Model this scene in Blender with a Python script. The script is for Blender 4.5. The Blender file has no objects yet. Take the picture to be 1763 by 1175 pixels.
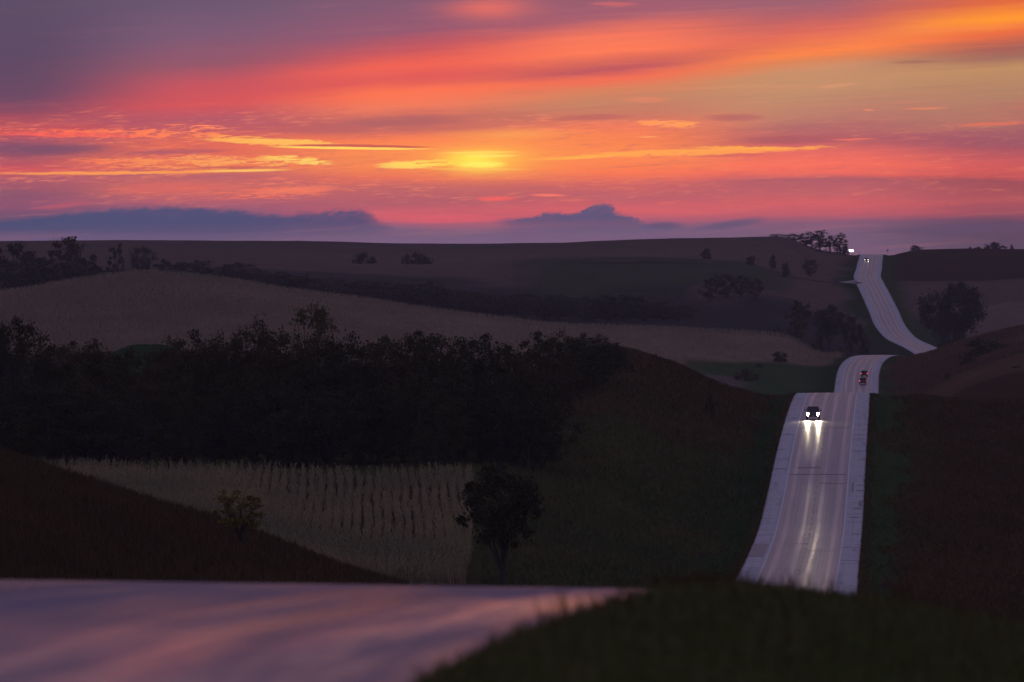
import bpy, bmesh, math, random
import numpy as np
from mathutils import Vector, Matrix, Euler

random.seed(7)
RNG = np.random.default_rng(7)
scene = bpy.context.scene
C = scene.collection

# ------------------------------------------------------------------ camera
LENS, SENSOR = 300.0, 36.0
F = 1763.0 * LENS / SENSOR          # focal length in photograph pixels
CX, YH = 881.5, 430.0               # principal column, eye-level row of the photograph
cam_d = bpy.data.cameras.new("camera")
cam_d.lens = LENS; cam_d.sensor_width = SENSOR
cam_d.clip_start = 0.5; cam_d.clip_end = 40000
cam_d.dof.use_dof = True
cam_d.dof.focus_distance = 1500.0
cam_d.dof.aperture_fstop = 6.0
cam = bpy.data.objects.new("camera", cam_d); C.objects.link(cam)
cam.rotation_euler = (math.radians(90) - (587.5 - YH) / F, 0, 0)
scene.camera = cam

# ------------------------------------------------------------------ view and sampling
scene.view_settings.view_transform = 'Standard'
scene.view_settings.look = 'None'
scene.view_settings.exposure = 0.0
scene.view_settings.gamma = 1.0
scene.view_settings.use_curve_mapping = False
scene.render.engine = 'CYCLES'
scene.cycles.use_denoising = True
scene.cycles.use_adaptive_sampling = True
scene.cycles.adaptive_threshold = 0.02
scene.cycles.max_bounces = 6
scene.cycles.diffuse_bounces = 2
scene.cycles.glossy_bounces = 3
scene.cycles.volume_bounces = 0
scene.cycles.transparent_max_bounces = 8

SUN_AZ = (830 - CX) / F
SUN_EL = (YH - 278) / F


def lin(c):
    out = []
    for v in c:
        v = v / 255.0
        out.append(v / 12.92 if v <= 0.04045 else ((v + 0.055) / 1.055) ** 2.4)
    return tuple(out)


# ------------------------------------------------------------------ node expressions
class X:
    """a tiny expression wrapper that writes Math nodes"""
    nt = None

    def __init__(self, s): self.s = s
    def _b(self, op, o, r=False):
        return mth(op, o, self) if r else mth(op, self, o)
    def __add__(self, o): return self._b('ADD', o)
    def __radd__(self, o): return self._b('ADD', o)
    def __sub__(self, o): return self._b('SUBTRACT', o)
    def __rsub__(self, o): return self._b('SUBTRACT', o, True)
    def __mul__(self, o): return self._b('MULTIPLY', o)
    def __rmul__(self, o): return self._b('MULTIPLY', o)
    def __truediv__(self, o): return self._b('DIVIDE', o)
    def __rtruediv__(self, o): return self._b('DIVIDE', o, True)
    def __neg__(self): return self._b('MULTIPLY', -1.0)


def put(sock, v):
    if isinstance(v, X): X.nt.links.new(v.s, sock)
    else: sock.default_value = v


def mth(op, a, b=None, c=None, clamp=False):
    n = X.nt.nodes.new('ShaderNodeMath'); n.operation = op; n.use_clamp = clamp
    put(n.inputs[0], a)
    if b is not None: put(n.inputs[1], b)
    if c is not None: put(n.inputs[2], c)
    return X(n.outputs[0])


def sstep(v, a, b, lo=0.0, hi=1.0, kind='SMOOTHSTEP'):
    n = X.nt.nodes.new('ShaderNodeMapRange'); n.interpolation_type = kind
    put(n.inputs['Value'], v)
    n.inputs['From Min'].default_value = a; n.inputs['From Max'].default_value = b
    n.inputs['To Min'].default_value = lo; n.inputs['To Max'].default_value = hi
    return X(n.outputs['Result'])


def lstep(v, a, b, lo=0.0, hi=1.0): return sstep(v, a, b, lo, hi, 'LINEAR')
def mx(a, b): return mth('MAXIMUM', a, b)
def mn(a, b): return mth('MINIMUM', a, b)
def ab(a): return mth('ABSOLUTE', a)
def c01(a): return mth('ADD', a, 0.0, clamp=True)


def vec(x, y, z=0.0):
    n = X.nt.nodes.new('ShaderNodeCombineXYZ')
    put(n.inputs[0], x); put(n.inputs[1], y); put(n.inputs[2], z)
    return X(n.outputs[0])


def noise(v, scale=1.0, detail=3.0, rough=0.55, dist=0.0):
    n = X.nt.nodes.new('ShaderNodeTexNoise'); n.noise_dimensions = '3D'
    put(n.inputs['Vector'], v)
    n.inputs['Scale'].default_value = scale; n.inputs['Detail'].default_value = detail
    n.inputs['Roughness'].default_value = rough; n.inputs['Distortion'].default_value = dist
    return X(n.outputs['Fac'] if 'Fac' in n.outputs else n.outputs[0])


def cmix(f, a, b, mode='MIX'):
    n = X.nt.nodes.new('ShaderNodeMix'); n.data_type = 'RGBA'; n.blend_type = mode
    n.clamp_factor = True
    put(n.inputs[0], f)
    for s, v in ((n.inputs[6], a), (n.inputs[7], b)):
        if isinstance(v, X): X.nt.links.new(v.s, s)
        else: s.default_value = (*v, 1.0)
    return X(n.outputs[2])


def ramp(v, stops, lo, hi, interp='LINEAR'):
    n = X.nt.nodes.new('ShaderNodeValToRGB'); cr = n.color_ramp; cr.interpolation = interp
    put(n.inputs[0], lstep(v, lo, hi))
    st = sorted(((p - lo) / (hi - lo), c) for p, c in stops)
    cr.elements[0].position = st[0][0]; cr.elements[0].color = (*st[0][1], 1)
    cr.elements[1].position = st[-1][0]; cr.elements[1].color = (*st[-1][1], 1)
    for p, c in st[1:-1]:
        e = cr.elements.new(p); e.color = (*c, 1)
    return X(n.outputs[0])


# ------------------------------------------------------------------ sky (world)
world = bpy.data.worlds.new("World"); scene.world = world; world.use_nodes = True
nt = world.node_tree; nt.nodes.clear(); X.nt = nt
tc = nt.nodes.new('ShaderNodeTexCoord')
sp = nt.nodes.new('ShaderNodeSeparateXYZ'); nt.links.new(tc.outputs['Generated'], sp.inputs[0])
dx, dy, dz = X(sp.outputs[0]), X(sp.outputs[1]), X(sp.outputs[2])
az = mth('ARCTAN2', dx, dy)
el = mth('ARCSINE', dz)
px0 = az * F + CX                   # direction in 1/F radians: sky bearing
py0 = YH - el * F                   # and height above the horizon
# drifting warp so that no band is ruler straight
wn = noise(vec(px0 / 420.0, py0 / 60.0, 3.1), 1.0, 4.0, 0.6)
wn2 = noise(vec(px0 / 90.0, py0 / 12.0, 9.7), 1.0, 3.0, 0.6)
px = px0 + (wn - 0.5) * 60.0
py = py0 + (wn - 0.5) * 26.0 + (wn2 - 0.5) * 6.0
SH = 0.095


def shear_np(x, y):
    t = min(max((y - 150.0) / 110.0, 0), 1); w = 1 - t * t * (3 - 2 * t)
    return y + SH * (x - 1050.0) * w


pys = py + (px - 1050.0) * SH * sstep(py, 150.0, 260.0, 1.0, 0.0)

COLS = {
    0: [(-120, (88, 78, 104)), (0, (92, 76, 100)), (100, (92, 72, 98)), (165, (108, 72, 98)), (195, (140, 75, 96)), (225, (200, 82, 88)), (240, (165, 82, 102)),
        (258, (128, 80, 104)), (275, (160, 82, 100)), (295, (215, 88, 92)), (308, (175, 90, 105)), (330, (140, 85, 108)), (355, (145, 84, 112)), (378, (110, 82, 114)),
        (395, (90, 84, 122)), (416, (118, 96, 134))],
    350: [(-120, (104, 88, 112)), (0, (106, 85, 110)), (60, (122, 88, 114)), (110, (150, 86, 104)), (150, (196, 84, 94)), (178, (212, 84, 88)), (203, (180, 88, 102)),
          (225, (190, 90, 98)), (248, (230, 108, 85)), (266, (225, 105, 88)), (285, (238, 120, 85)), (305, (185, 98, 105)), (325, (215, 108, 96)), (345, (185, 96, 110)),
          (365, (140, 90, 118)), (395, (105, 88, 124)), (414, (122, 98, 134))],
    700: [(-120, (126, 92, 114)), (0, (128, 88, 112)), (50, (148, 88, 110)), (85, (198, 86, 92)), (112, (238, 98, 82)), (138, (222, 90, 86)), (163, (250, 116, 80)),
          (186, (238, 122, 92)), (206, (182, 100, 98)), (222, (180, 96, 100)), (240, (245, 122, 82)), (265, (250, 145, 82)), (290, (245, 135, 82)), (308, (230, 110, 90)),
          (322, (188, 98, 104)), (352, (180, 94, 108)), (374, (225, 98, 108)), (386, (180, 98, 120)), (400, (132, 100, 130)), (418, (135, 104, 138))],
    1050: [(-120, (142, 98, 116)), (0, (150, 92, 110)), (30, (166, 94, 108)), (62, (240, 116, 90)), (88, (250, 122, 86)), (106, (210, 100, 88)), (120, (190, 88, 94)),
           (135, (240, 110, 82)), (156, (215, 128, 92)), (176, (196, 130, 100)), (198, (200, 118, 98)), (216, (238, 122, 92)), (240, (246, 130, 80)), (268, (252, 142, 80)),
           (294, (250, 118, 84)), (312, (205, 98, 100)), (338, (186, 94, 106)), (362, (222, 100, 106)), (378, (190, 96, 114)), (394, (125, 98, 130)), (416, (132, 102, 134))],
    1400: [(-120, (150, 102, 116)), (0, (156, 96, 110)), (28, (178, 96, 102)), (58, (218, 104, 88)), (90, (250, 132, 72)), (104, (222, 130, 84)), (124, (198, 142, 104)),
           (165, (192, 140, 106)), (196, (186, 126, 106)), (222, (178, 104, 104)), (244, (180, 92, 100)), (262, (226, 106, 98)), (284, (248, 112, 92)), (302, (236, 106, 94)),
           (314, (180, 94, 104)), (330, (190, 96, 104)), (352, (216, 98, 102)), (372, (196, 94, 108)), (388, (140, 94, 120)), (410, (128, 98, 126)), (430, (134, 100, 128))],
    1763: [(-120, (156, 100, 100)), (0, (222, 104, 62)), (32, (255, 152, 48)), (55, (232, 108, 66)), (78, (168, 96, 84)), (92, (160, 106, 92)), (112, (188, 140, 98)),
           (160, (178, 128, 102)), (196, (178, 112, 100)), (222, (160, 92, 102)), (248, (156, 86, 100)), (282, (210, 90, 90)), (304, (200, 86, 86)), (314, (156, 78, 88)),
           (345, (180, 86, 92)), (366, (160, 80, 96)), (384, (104, 74, 98)), (410, (98, 74, 96)), (432, (98, 78, 98))],
}
PYLO, PYHI = -260.0, 440.0
keys = sorted(COLS)
colr = []
for k in keys:
    stops = [(min(max(shear_np(k, y), PYLO), PYHI), lin(c)) for y, c in COLS[k]]
    colr.append(ramp(pys, stops, PYLO, PYHI, 'EASE' if False else 'LINEAR'))
sky = colr[0]
for i in range(1, len(keys)):
    sky = cmix(sstep(px, keys[i - 1] + 20.0, keys[i] - 20.0), sky, colr[i])
# fine silky streaking of the whole deck
st1 = noise(vec(px0 / 260.0 + py0 / 900.0, py0 / 7.0 + px0 * 0.008, 1.7), 1.0, 5.0, 0.62)
calm = mx(sstep(px0, 350.0, 1000.0, 0.15, 1.0), sstep(py0, 150.0, 230.0))
sky = cmix(sstep(st1, 0.50, 0.80, 0.0, 0.18) * calm, sky, lin((252, 140, 112)))
sky = cmix(sstep(st1, 0.48, 0.22, 0.0, 0.20) * calm, sky, lin((135, 84, 102)))
cur = noise(vec(px0 / 52.0 - py0 * 0.02, py0 / 6.5 + px0 * 0.012, 4.4), 1.0, 5.0, 0.68, 0.5)
cen = sstep(py0, 175.0, 230.0) * sstep(py0, 380.0, 330.0)
sky = cmix(sstep(cur, 0.54, 0.74, 0.0, 0.34) * cen, sky, lin((255, 142, 104)))
sky = cmix(sstep(cur, 0.46, 0.26, 0.0, 0.45) * cen, sky, lin((176, 94, 104)))

rip = noise(vec(px0 / 30.0 + py0 * 0.06, py0 / 3.6 + px0 * 0.010, 8.8), 1.0, 4.0, 0.62, 0.4)
patch = noise(vec(px0 / 170.0, py0 / 34.0, 1.1), 1.0, 2.0, 0.5)
rmask = sstep(py0, 160.0, 215.0) * sstep(py0, 372.0, 330.0) * sstep(patch, 0.40, 0.58) * sstep(px0, 1350.0, 950.0, 0.25, 1.0)
sky = cmix(sstep(rip, 0.53, 0.63, 0.0, 0.42) * rmask, sky, lin((255, 138, 104)))
sky = cmix(sstep(rip, 0.47, 0.36, 0.0, 0.42) * rmask, sky, lin((182, 92, 100)))
wig = noise(vec(px0 / 60.0, py0 / 9.0, 5.5), 1.0, 3.0, 0.65)
wig2 = noise(vec(px0 / 16.0, py0 / 6.0, 2.2), 1.0, 2.0, 0.6)
pyW = {k: mth('MULTIPLY_ADD', wig, k, mth('MULTIPLY_ADD', wig2, 0.35 * k, py0) - (0.675 * k)) for k in (2.0, 6.0, 14.0)}


def lens_shape(x0, y0, x1, y1, h, amp, bow):
    """implicit elongated lens: < 1 inside"""
    pyw = pyW[2.0] if amp < 4 else (pyW[6.0] if amp < 10 else pyW[14.0])
    n = X.nt.nodes.new('ShaderNodeMapRange'); n.clamp = False
    put(n.inputs['Value'], px0)
    n.inputs['From Min'].default_value = x0; n.inputs['From Max'].default_value = x1
    n.inputs['To Min'].default_value = -1.0; n.inputs['To Max'].default_value = 1.0
    t = X(n.outputs['Result'])
    t2 = mth('MULTIPLY', t, t)
    r = mth('MULTIPLY_ADD', t, -(y1 - y0) / 2 / h, -((y0 + y1) / 2 + bow) / h)
    if bow: r = mth('MULTIPLY_ADD', t2, bow / h, r)
    r = mth('MULTIPLY_ADD', pyw, 1.0 / h, r)
    return mth('MULTIPLY_ADD', r, r, t2)


def streak(x0, y0, x1, y1, h, col, op=1.0, amp=8.0, soft=1.0, bow=0.0, fine=2.0):
    """an elongated cloud from (x0,y0) to (x1,y1), half thickness h"""
    global sky
    q = lens_shape(x0, y0, x1, y1, h, amp, bow)
    sky = cmix(sstep(q, 1.0, 1.0 - soft, 0.0, op), sky, lin(col))


def glow(x, y, sx, sy, col, op):
    global sky
    a = mth('MULTIPLY_ADD', px, 1.0 / sx, -x / sx); b = mth('MULTIPLY_ADD', py, 1.0 / sy, -y / sy)
    e = mth('POWER', 0.3679, mth('MULTIPLY_ADD', a, a, mth('MULTIPLY', b, b)))
    sky = cmix(e * op, sky, lin(col))


# pink lifts high up
glow(840, 14, 75, 18, (235, 112, 96), 0.75)
streak(1005, 8, 1110, 8, 5, (215, 105, 105), 0.6)
# warm heart of the sunset
glow(850, 264, 270, 52, (255, 132, 82), 0.5)
glow(845, 270, 120, 28, (255, 162, 76), 0.75)
glow(880, 231, 95, 11, (255, 172, 84), 0.5)
# dusky veils
streak(560, 212, 820, 206, 12, (170, 96, 100), 0.6, 12)
streak(930, 205, 1110, 200, 6, (185, 98, 96), 0.65)
streak(1200, 204, 1330, 202, 8, (178, 98, 100), 0.7)
streak(1240, 243, 1480, 238, 9, (176, 92, 98), 0.8)
streak(1160, 268, 1330, 266, 5, (205, 96, 94), 0.6)
streak(1520, 109, 1625, 106, 4, (150, 100, 86), 0.5, 3)
streak(0, 262, 210, 254, 12, (120, 78, 104), 0.7)
streak(180, 266, 420, 258, 6, (165, 88, 104), 0.7)
# long fine lit clouds at the sunset's shoulder
mott = noise(vec(px0 / 36.0 + py0 * 0.03, py0 / 4.6 + px0 * 0.006, 7.3), 1.0, 5.0, 0.66, 0.9)


def filigree(x0, y0, x1, y1, h, cA, cB, thr=0.5, bow=0.0, op=1.0):
    """broken bright cloud lace inside a tapering band"""
    global sky
    q = lens_shape(x0, y0, x1, y1, h, 8, bow)
    inside = sstep(q, 1.05, 0.12)
    m = sstep(mth('MULTIPLY_ADD', inside, 0.22, mott), thr + 0.155, thr + 0.245, 0.0, op) * inside
    c = cmix(lstep(px0, x0, x1), lin(cA), lin(cB))
    sky = cmix(m, sky, c)


filigree(-60, 232, 520, 236, 13, (248, 92, 84), (255, 150, 90), 0.505, -4)
filigree(240, 215, 450, 226, 10, (250, 110, 88), (255, 150, 100), 0.53)
streak(-40, 230, 300, 236, 4, (250, 100, 88), 0.7, 14, 1.0, 0, 5)
streak(330, 240, 600, 249, 6, (255, 190, 92), 0.95, 5, 0.8)
filigree(300, 236, 640, 252, 12, (255, 150, 80), (255, 205, 100), 0.525)
streak(480, 250, 758, 254, 3.2, (205, 92, 84), 0.95, 1.5, 0.6, 0, 1)
streak(440, 252, 766, 257, 2.6, (255, 214, 96), 1.0, 1.5, 0.7, 1.0, 1)
filigree(40, 280, 600, 280, 19, (245, 100, 86), (255, 190, 96), 0.51)
filigree(420, 268, 600, 284, 9, (255, 190, 95), (255, 220, 110), 0.50)
streak(-80, 299, 525, 292, 3.6, (255, 158, 84), 0.9, 7, 0.9, 2.5, 1.5)
streak(330, 296, 515, 292, 2.6, (255, 200, 100), 0.9, 2, 0.9)
streak(300, 290, 500, 288, 3.0, (190, 90, 92), 0.7, 5)
filigree(630, 286, 810, 278, 8, (255, 205, 100), (255, 225, 90), 0.40)
streak(638, 288, 760, 289, 3, (255, 214, 104), 0.8, 5)
# sun behind thin cloud
glow(834, 277, 66, 19, (255, 200, 74), 0.85)
glow(826, 279, 40, 15, (255, 232, 84), 0.9)
streak(775, 284, 880, 283, 7, (255, 246, 104), 0.7, 6)
streak(790, 270, 905, 268, 3, (255, 240, 120), 0.5, 3)
streak(720, 291, 930, 292, 3.0, (255, 196, 92), 0.7, 3)
streak(740, 264, 910, 262, 3, (255, 226, 110), 0.55, 3)
# lit line to the east of the sun
streak(880, 276, 1180, 258, 4, (255, 176, 80), 0.95, 7, 1.0, 2)
filigree(930, 268, 1480, 250, 8, (255, 170, 80), (255, 150, 86), 0.42, 3)
streak(1150, 254, 1470, 251, 3.6, (255, 170, 78), 0.85, 10, 1.0, 3)
streak(1420, 242, 1520, 240, 2.5, (245, 120, 98), 0.7, 4)
filigree(1070, 212, 1230, 216, 9, (255, 150, 92), (255, 160, 90), 0.46)
streak(1090, 237, 1140, 235, 2, (255, 160, 100), 0.8, 2)
# small sparks on the calm clear patch
streak(1170, 152, 1485, 147, 6, (206, 144, 106), 0.55, 12)
streak(1400, 152, 1485, 144, 4, (220, 150, 112), 0.55, 8)
streak(1060, 172, 1165, 172, 6, (228, 132, 100), 0.6, 8)
streak(1545, 189, 1640, 186, 3.5, (222, 132, 100), 0.75, 4)
streak(1482, 189, 1508, 191, 2.5, (228, 136, 104), 0.8, 3)
streak(1625, 217, 1790, 212, 3.5, (226, 112, 92), 0.8, 4)
# rosy wisps
streak(150, 330, 420, 320, 12, (222, 104, 98), 0.6, 22)
filigree(280, 340, 640, 326, 16, (232, 110, 96), (240, 120, 96), 0.51)
streak(420, 332, 600, 322, 7, (246, 126, 98), 0.7, 14)
streak(40, 362, 180, 346, 6, (190, 92, 104), 0.6, 8)
streak(812, 343, 896, 341, 5, (248, 100, 96), 0.9, 4)
streak(905, 336, 985, 337, 3, (250, 122, 104), 0.95, 3)
streak(640, 380, 905, 376, 9, (228, 98, 110), 0.75, 5)


def bank(x0, x1, top, col, op, bottom=398.0, soft=5.0, amp=12.0, lean=0.0):
    """low blue cloud bank; top = list of (x, y)"""
    global sky
    n = X.nt.nodes.new('ShaderNodeFloatCurve')
    cu = n.mapping.curves[0]
    ys = [p[1] for p in top]; lo, hi = min(ys) - 5, max(ys) + 5
    pts = [((x - x0) / (x1 - x0), (hi - y) / (hi - lo)) for x, y in top]
    cu.points[0].location = pts[0]; cu.points[1].location = pts[-1]
    for p in pts[1:-1]: cu.points.new(*p)
    n.mapping.update()
    wx = px0 + (wig2 - 0.5) * 26.0 + (py0 - 370.0) * lean
    put(n.inputs['Value'], lstep(wx, x0, x1))
    yc = hi - X(n.outputs[0]) * (hi - lo)
    e = py0 + (wig - 0.5) * amp + (wig2 - 0.5) * 5.0 - yc
    hair = noise(vec(px0 / 13.0 + py0 * 0.09, py0 / 9.0, 6.6), 1.0, 3.0, 0.6)
    m = sstep(e + (hair - 0.5) * 13.0, -soft, soft * 1.8) * (hair * 0.35 + 0.82) * sstep(py0, bottom + 22.0, bottom - 12.0) * sstep(px0, x0, x0 + 60.0) * sstep(px0, x1, x1 - 70.0)
    sky = cmix(m * op, sky, lin(col))


bank(-200, 690, [(-200, 396), (-60, 384), (60, 373), (160, 362), (290, 355), (400, 362), (480, 369), (560, 364), (610, 360), (650, 378), (690, 392)], (70, 79, 118), 0.88, 392, 5.0, 12)
bank(835, 1200, [(835, 392), (868, 379), (890, 376), (915, 375), (945, 365), (985, 366), (1010, 354), (1032, 352), (1055, 364), (1085, 372), (1130, 384), (1200, 392)],
     (86, 86, 122), 0.92, 386, 3.0, 14, 0.9)
streak(1180, 398, 1335, 376, 9, (98, 86, 118), 0.7, 6)
streak(1100, 388, 1185, 388, 8, (92, 84, 118), 0.75, 6)
streak(600, 392, 690, 392, 6, (100, 90, 124), 0.6, 4)
streak(1480, 400, 1800, 390, 12, (100, 78, 106), 0.7, 8)
# the rest of the dome: the same lilac deck goes on overhead and round
sunw = (dx * math.sin(SUN_AZ) + dy * math.cos(SUN_AZ))
eld = el * (180 / math.pi)
d_sun = ramp(eld, [(0, lin((160, 100, 126))), (1.6, lin((148, 98, 122))), (4, lin((146, 112, 146))), (8, lin((146, 126, 164))), (16, lin((144, 132, 172))), (35, lin((128, 124, 162))), (90, lin((112, 112, 150)))], 0, 90)
d_far = ramp(eld, [(0, lin((96, 92, 128))), (4, lin((108, 98, 134))), (14, lin((112, 106, 144))), (40, lin((108, 106, 146))), (90, lin((112, 112, 150)))], 0, 90)
dome = cmix(sstep(sunw, -0.2, 0.95), d_far, d_sun)
dn = noise(vec(dx / (ab(dz) + 0.12), dy / (ab(dz) + 0.12), 0.0), 1.3, 5.0, 0.6)
dome = cmix(sstep(dn, 0.35, 0.75, 0.0, 0.25), dome, lin((150, 120, 150)))
nish = nt.nodes.new('ShaderNodeTexSky'); nish.sky_type = 'NISHITA'; nish.sun_disc = False
nish.sun_elevation = max(SUN_EL, math.radians(0.4)); nish.sun_rotation = SUN_AZ
ns = X(nish.outputs[0])
nmul = cmix(1.0, ns, (0.10, 0.10, 0.10), 'MULTIPLY')
dome = cmix(0.22, dome, nmul)
dome = cmix(sstep(dz, -0.002, -0.02), dome, lin((60, 52, 64)))
out_w = mx(mx(sstep(eld, 1.62, 5.5), sstep(ab(az - SUN_AZ), 0.085, 0.30)), sstep(dz, -0.003, -0.02))
bgs = []
for c_ in (sky, dome):
    g_ = nt.nodes.new('ShaderNodeBackground'); g_.inputs[1].default_value = 1.07 if c_ is sky else 1.0
    nt.links.new(c_.s, g_.inputs[0]); bgs.append(g_)
mxs = nt.nodes.new('ShaderNodeMixShader'); nt.links.new(out_w.s, mxs.inputs[0])
nt.links.new(bgs[0].outputs[0], mxs.inputs[1]); nt.links.new(bgs[1].outputs[0], mxs.inputs[2])
world.cycles.sampling_method = 'MANUAL'; world.cycles.sample_map_resolution = 1024
wo = nt.nodes.new('ShaderNodeOutputWorld'); nt.links.new(mxs.outputs[0], wo.inputs[0])

# ------------------------------------------------------------------ sun (down behind the cloud, very weak)
sl = bpy.data.lights.new("sun", 'SUN'); sl.energy = 0.005; sl.angle = math.radians(14); sl.color = (1.0, 0.55, 0.28)
so = bpy.data.objects.new("sun", sl); C.objects.link(so)
sd = Vector((math.sin(SUN_AZ), math.cos(SUN_AZ), math.tan(max(SUN_EL, 0.012))))
so.rotation_euler = sd.to_track_quat('Z', 'Y').to_euler()
so.location = sd * 200

# ------------------------------------------------------------------ helpers


def tag(o, label=None, cat=None, group=None, kind=None):
    if label: o['label'] = label
    if cat: o['category'] = cat
    if group: o['group'] = group
    if kind: o['kind'] = kind
    return o


def link(name, me, mat=None, parent=None):
    o = bpy.data.objects.new(name, me); C.objects.link(o)
    if mat is not None and me is not None and not me.materials: me.materials.append(mat)
    if parent is not None: o.parent = parent
    return o


def mesh_np(name, verts, quads=None, tris=None, smooth=False):
    verts = np.asarray(verts, dtype=np.float32)
    me = bpy.data.meshes.new(name)
    nq = 0 if quads is None else len(quads); ntri = 0 if tris is None else len(tris)
    me.vertices.add(len(verts)); me.vertices.foreach_set('co', verts.ravel())
    loops = []
    if nq: loops.append(np.asarray(quads, dtype=np.int32).ravel())
    if ntri: loops.append(np.asarray(tris, dtype=np.int32).ravel())
    loops = np.concatenate(loops)
    me.loops.add(len(loops)); me.loops.foreach_set('vertex_index', loops)
    starts = np.concatenate([np.arange(nq) * 4, nq * 4 + np.arange(ntri) * 3]).astype(np.int32)
    me.polygons.add(nq + ntri); me.polygons.foreach_set('loop_start', starts)
    if smooth: me.polygons.foreach_set('use_smooth', np.ones(nq + ntri, dtype=bool))
    me.update(calc_edges=True); me.validate()
    return me


def pchip(xk, yk, x):
    xk = np.asarray(xk, float); yk = np.asarray(yk, float); x = np.asarray(x, float)
    h = np.diff(xk); d = np.diff(yk) / h
    m = np.zeros(len(xk))
    for i in range(1, len(xk) - 1):
        if d[i - 1] * d[i] > 0:
            w1 = 2 * h[i] + h[i - 1]; w2 = h[i] + 2 * h[i - 1]
            m[i] = (w1 + w2) / (w1 / d[i - 1] + w2 / d[i])
    m[0] = d[0]; m[-1] = d[-1]
    xc = np.clip(x, xk[0], xk[-1])
    i = np.clip(np.searchsorted(xk, xc) - 1, 0, len(xk) - 2)
    t = (xc - xk[i]) / h[i]
    return ((1 + 2 * t) * (1 - t) ** 2 * yk[i] + t * (1 - t) ** 2 * h[i] * m[i]
            + t * t * (3 - 2 * t) * yk[i + 1] + t * t * (t - 1) * h[i] * m[i + 1])


def ss(x, a, b):
    t = np.clip((np.asarray(x, float) - a) / (b - a), 0, 1); return t * t * (3 - 2 * t)


_perm = np.random.default_rng(3).random((64, 64))


def vnoise(x, y):
    x = np.asarray(x, float); y = np.asarray(y, float)
    xi = np.floor(x).astype(int); yi = np.floor(y).astype(int)
    fx = x - xi; fy = y - yi; fx = fx * fx * (3 - 2 * fx); fy = fy * fy * (3 - 2 * fy)
    g = lambda a, b: _perm[a % 64, b % 64]
    return ((g(xi, yi) * (1 - fx) + g(xi + 1, yi) * fx) * (1 - fy) + (g(xi, yi + 1) * (1 - fx) + g(xi + 1, yi + 1) * fx) * fy) - 0.5


def fbm(x, y, o=4):
    s = 0; a = 1.0
    for k in range(o): s = s + a * vnoise(x * 2 ** k + 17 * k, y * 2 ** k + 5 * k); a *= 0.5
    return s


def wz(y, d): return -(y - YH) / F * d
def wx(p, d): return (p - CX) / F * d


# ------------------------------------------------------------------ the road's line over the hills
# distance, column in the photograph (its centre), height
NEAR = [(-80, -10.80, -5.0), (-40, -9.07, -2.20), (0, -7.75, -1.36), (15, -6.92, -1.34), (31.6, -6.00, -1.53), (46.8, -5.16, -1.88), (62, -4.30, -2.39), (76, -3.60, -3.02)]
MIDZ = [(150, -6.9), (300, -14.2), (450, -20.9), (600, -26.3), (690, -28.7), (748, -29.75), (800, -30.25), (848, -30.45), (909, -30.2), (985, -28.2), (1061, -25.3), (1135, -23.0), (1200, -21.9),
        (1245, -21.45), (1290, -21.65), (1380, -24.2), (1500, -31), (1650, -38.5), (1850, -41), (2020, -38.6), (2110, -36.5), (2150, -35.4), (2250, -32.5), (2310, -31.1), (2350, -30.5),
        (2400, -30.05), (2435, -30.1), (2520, -31.6), (2620, -33.4), (2720, -34.0), (2800, -33.7), (2900, -32.8), (3000, -31.2), (3080, -28.2), (3180, -22.9), (3300, -17.4), (3400, -13.8), (3440, -12.3),
        (3520, -10.9), (3700, -8.0), (3900, -4.9), (4060, -2.75), (4125, -2.3), (4200, -2.9), (4400, -6), (5000, -20), (7000, -34), (10000, -44)]
CENT = [(748, 1366.6), (848, 1384), (909, 1394), (985, 1404.5), (1061, 1414), (1140, 1423), (1200, 1428.5), (1290, 1435), (1700, 1462), (2150, 1474.5), (2250, 1477.5), (2310, 1483), (2350, 1489), (2400, 1500),
        (2440, 1514), (2520, 1552), (2620, 1592), (2720, 1606), (2800, 1600), (2900, 1580), (2960, 1563), (3000, 1552), (3080, 1535), (3180, 1521.5), (3300, 1508), (3400, 1499), (3440, 1495.5), (3700, 1496.5),
        (4125, 1501), (5000, 1505), (10000, 1510)]
RY = [a for a, _, _ in NEAR] + [a for a, _ in MIDZ]
RZ = [c for _, _, c in NEAR] + [c for _, c in MIDZ]
XY_ = [(a, b) for a, b, _ in NEAR] + [(d, wx(p, d)) for d, p in CENT]
_gy = np.arange(-80, 10000, 4.0)


def _smooth(v, sig):
    k = np.arange(-12, 13); w = np.exp(-0.5 * (k / sig) ** 2); w /= w.sum()
    return np.convolve(np.pad(v, 12, mode='edge'), w, 'valid')


_gx0 = pchip([a for a, _ in XY_], [b for _, b in XY_], _gy); _gz0 = pchip(RY, RZ, _gy)
_wf = ss(_gy, 60, 120)
_gx = _gx0 * (1 - _wf) + _smooth(_gx0, 4.0) * _wf
_gz = _gz0 * (1 - _wf) + _smooth(_gz0, 3.0) * _wf


def road_x(Y): return np.interp(Y, _gy, _gx)
def road_z(Y): return np.interp(Y, _gy, _gz)


HALF = 5.6

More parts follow.
